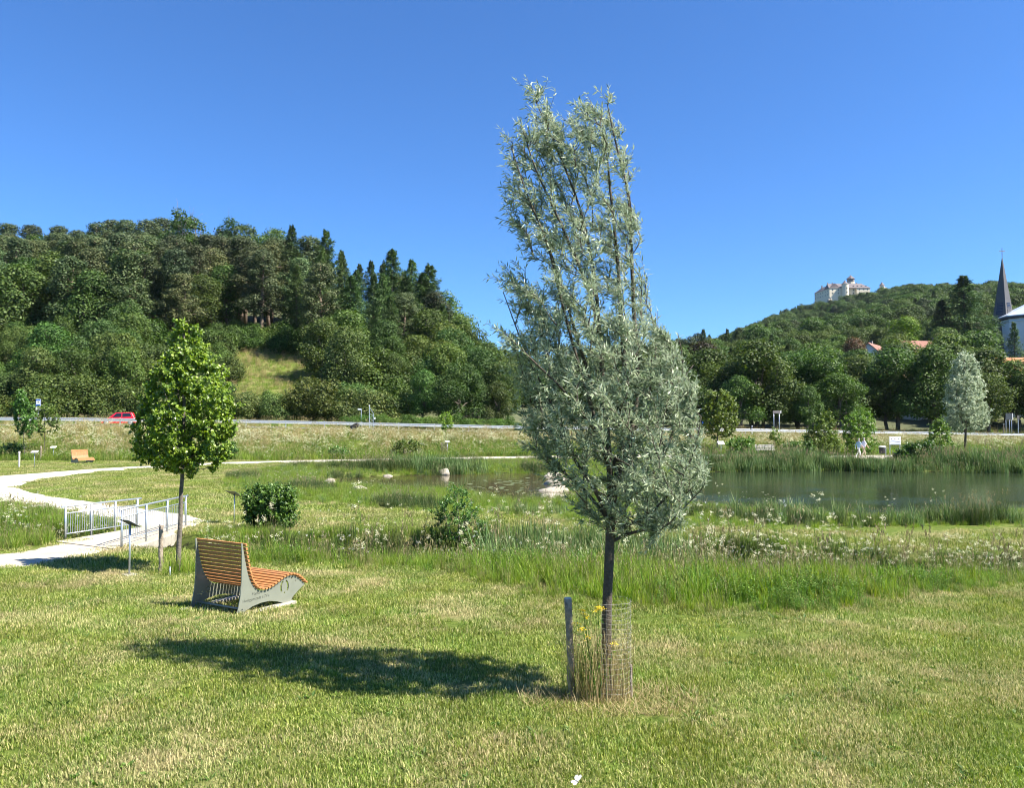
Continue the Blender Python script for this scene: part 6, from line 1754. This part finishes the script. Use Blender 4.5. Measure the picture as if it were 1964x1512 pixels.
# ------------------------------------------------------------------ village houses
def house(px, py_ridge, Y, L, W, rise, hw, rz, label, mat=None):
    p = P3(px, py_ridge, Y); g = G(p[0], Y); root = empty('village_house', (p[0], Y, g), rz); zr = p[2] - g; ze = zr - rise
    MB().box((0, 0, (ze - 2) / 2), (L, W, ze + 2)).build('wall', m_wallw, root)
    for s in (-1, 1):
        V = [(-L / 2, 0, zr - .18), (L / 2, 0, zr - .18), (L / 2, s * W / 2, ze), (-L / 2, s * W / 2, ze)]
        e = .5; t = .18
        A = [(-L / 2 - e, 0, zr), (L / 2 + e, 0, zr), (L / 2 + e, s * (W / 2 + e), ze - e * rise / (W / 2)), (-L / 2 - e, s * (W / 2 + e), ze - e * rise / (W / 2))]
        B = [(v[0], v[1], v[2] - t) for v in A]
        MB().add(A + B, [[0, 1, 2, 3], [4, 5, 6, 7], [0, 1, 5, 4], [1, 2, 6, 5], [2, 3, 7, 6], [3, 0, 4, 7]]).build('roof_slope', mat or m_redtile, root)
    for s in (-1, 1): MB().prism([(-W / 2, ze), (W / 2, ze), (0, zr - .2)], s * (L / 2 - .2) - .1, s * (L / 2 - .2) + .1, M=Matrix.Rotation(math.pi / 2, 4, 'Z')).build('gable', m_wallw, root)
    MB().box((L * .2, W * .12, zr + .2), (.7, .7, 1.6)).build('chimney', m_keep, root)
    for k in range(max(1, int(L / 4))): MB().box((-L / 2 + 2 + k * 4, -W / 2 - .02, ze - 1.5), (1.2, .12, 1.3)).build('window', m_win, root)
    tag(root, label, 'house')
house(1676, 660, 205, 11, 10, 4.6, 4, .9, 'red roofed house with white gable edge beside the plum tree')
house(1776, 654, 212, 16, 9, 3.2, 4, .12, 'long red roof ridge showing between the tree crowns')
house(1748, 704, 152, 9, 8, 4.5, 4, .5, 'weathered red roof hidden behind the brownish tree')
house(1815, 708, 155, 8, 8, 4, 4, .2, 'small red roof next to the far silver willow')
house(1955, 686, 150, 12, 9, 4, 4, -.3, 'orange tiled roof behind the trees at the right edge', simple('orange_tiles', (.50, .20, .09), .85, var=.2, scale=1.2))

# ------------------------------------------------------------------ summer air
hz_m = bpy.data.materials.new('summer_air'); hz_m.use_nodes = True
hn = hz_m.node_tree; hn.nodes.remove(hn.nodes['Principled BSDF'])
pv_ = hn.nodes.new('ShaderNodeVolumePrincipled')
pv_.inputs['Color'].default_value = (.80, .88, 1.0, 1); pv_.inputs['Density'].default_value = 0.00003; pv_.inputs['Anisotropy'].default_value = 0.2
hn.links.new(pv_.outputs[0], hn.nodes['Material Output'].inputs['Volume'])
hz = MB().box((0, 2700, 90), (7400, 6900, 196)).build('haze', hz_m); tag(hz, kind='stuff')
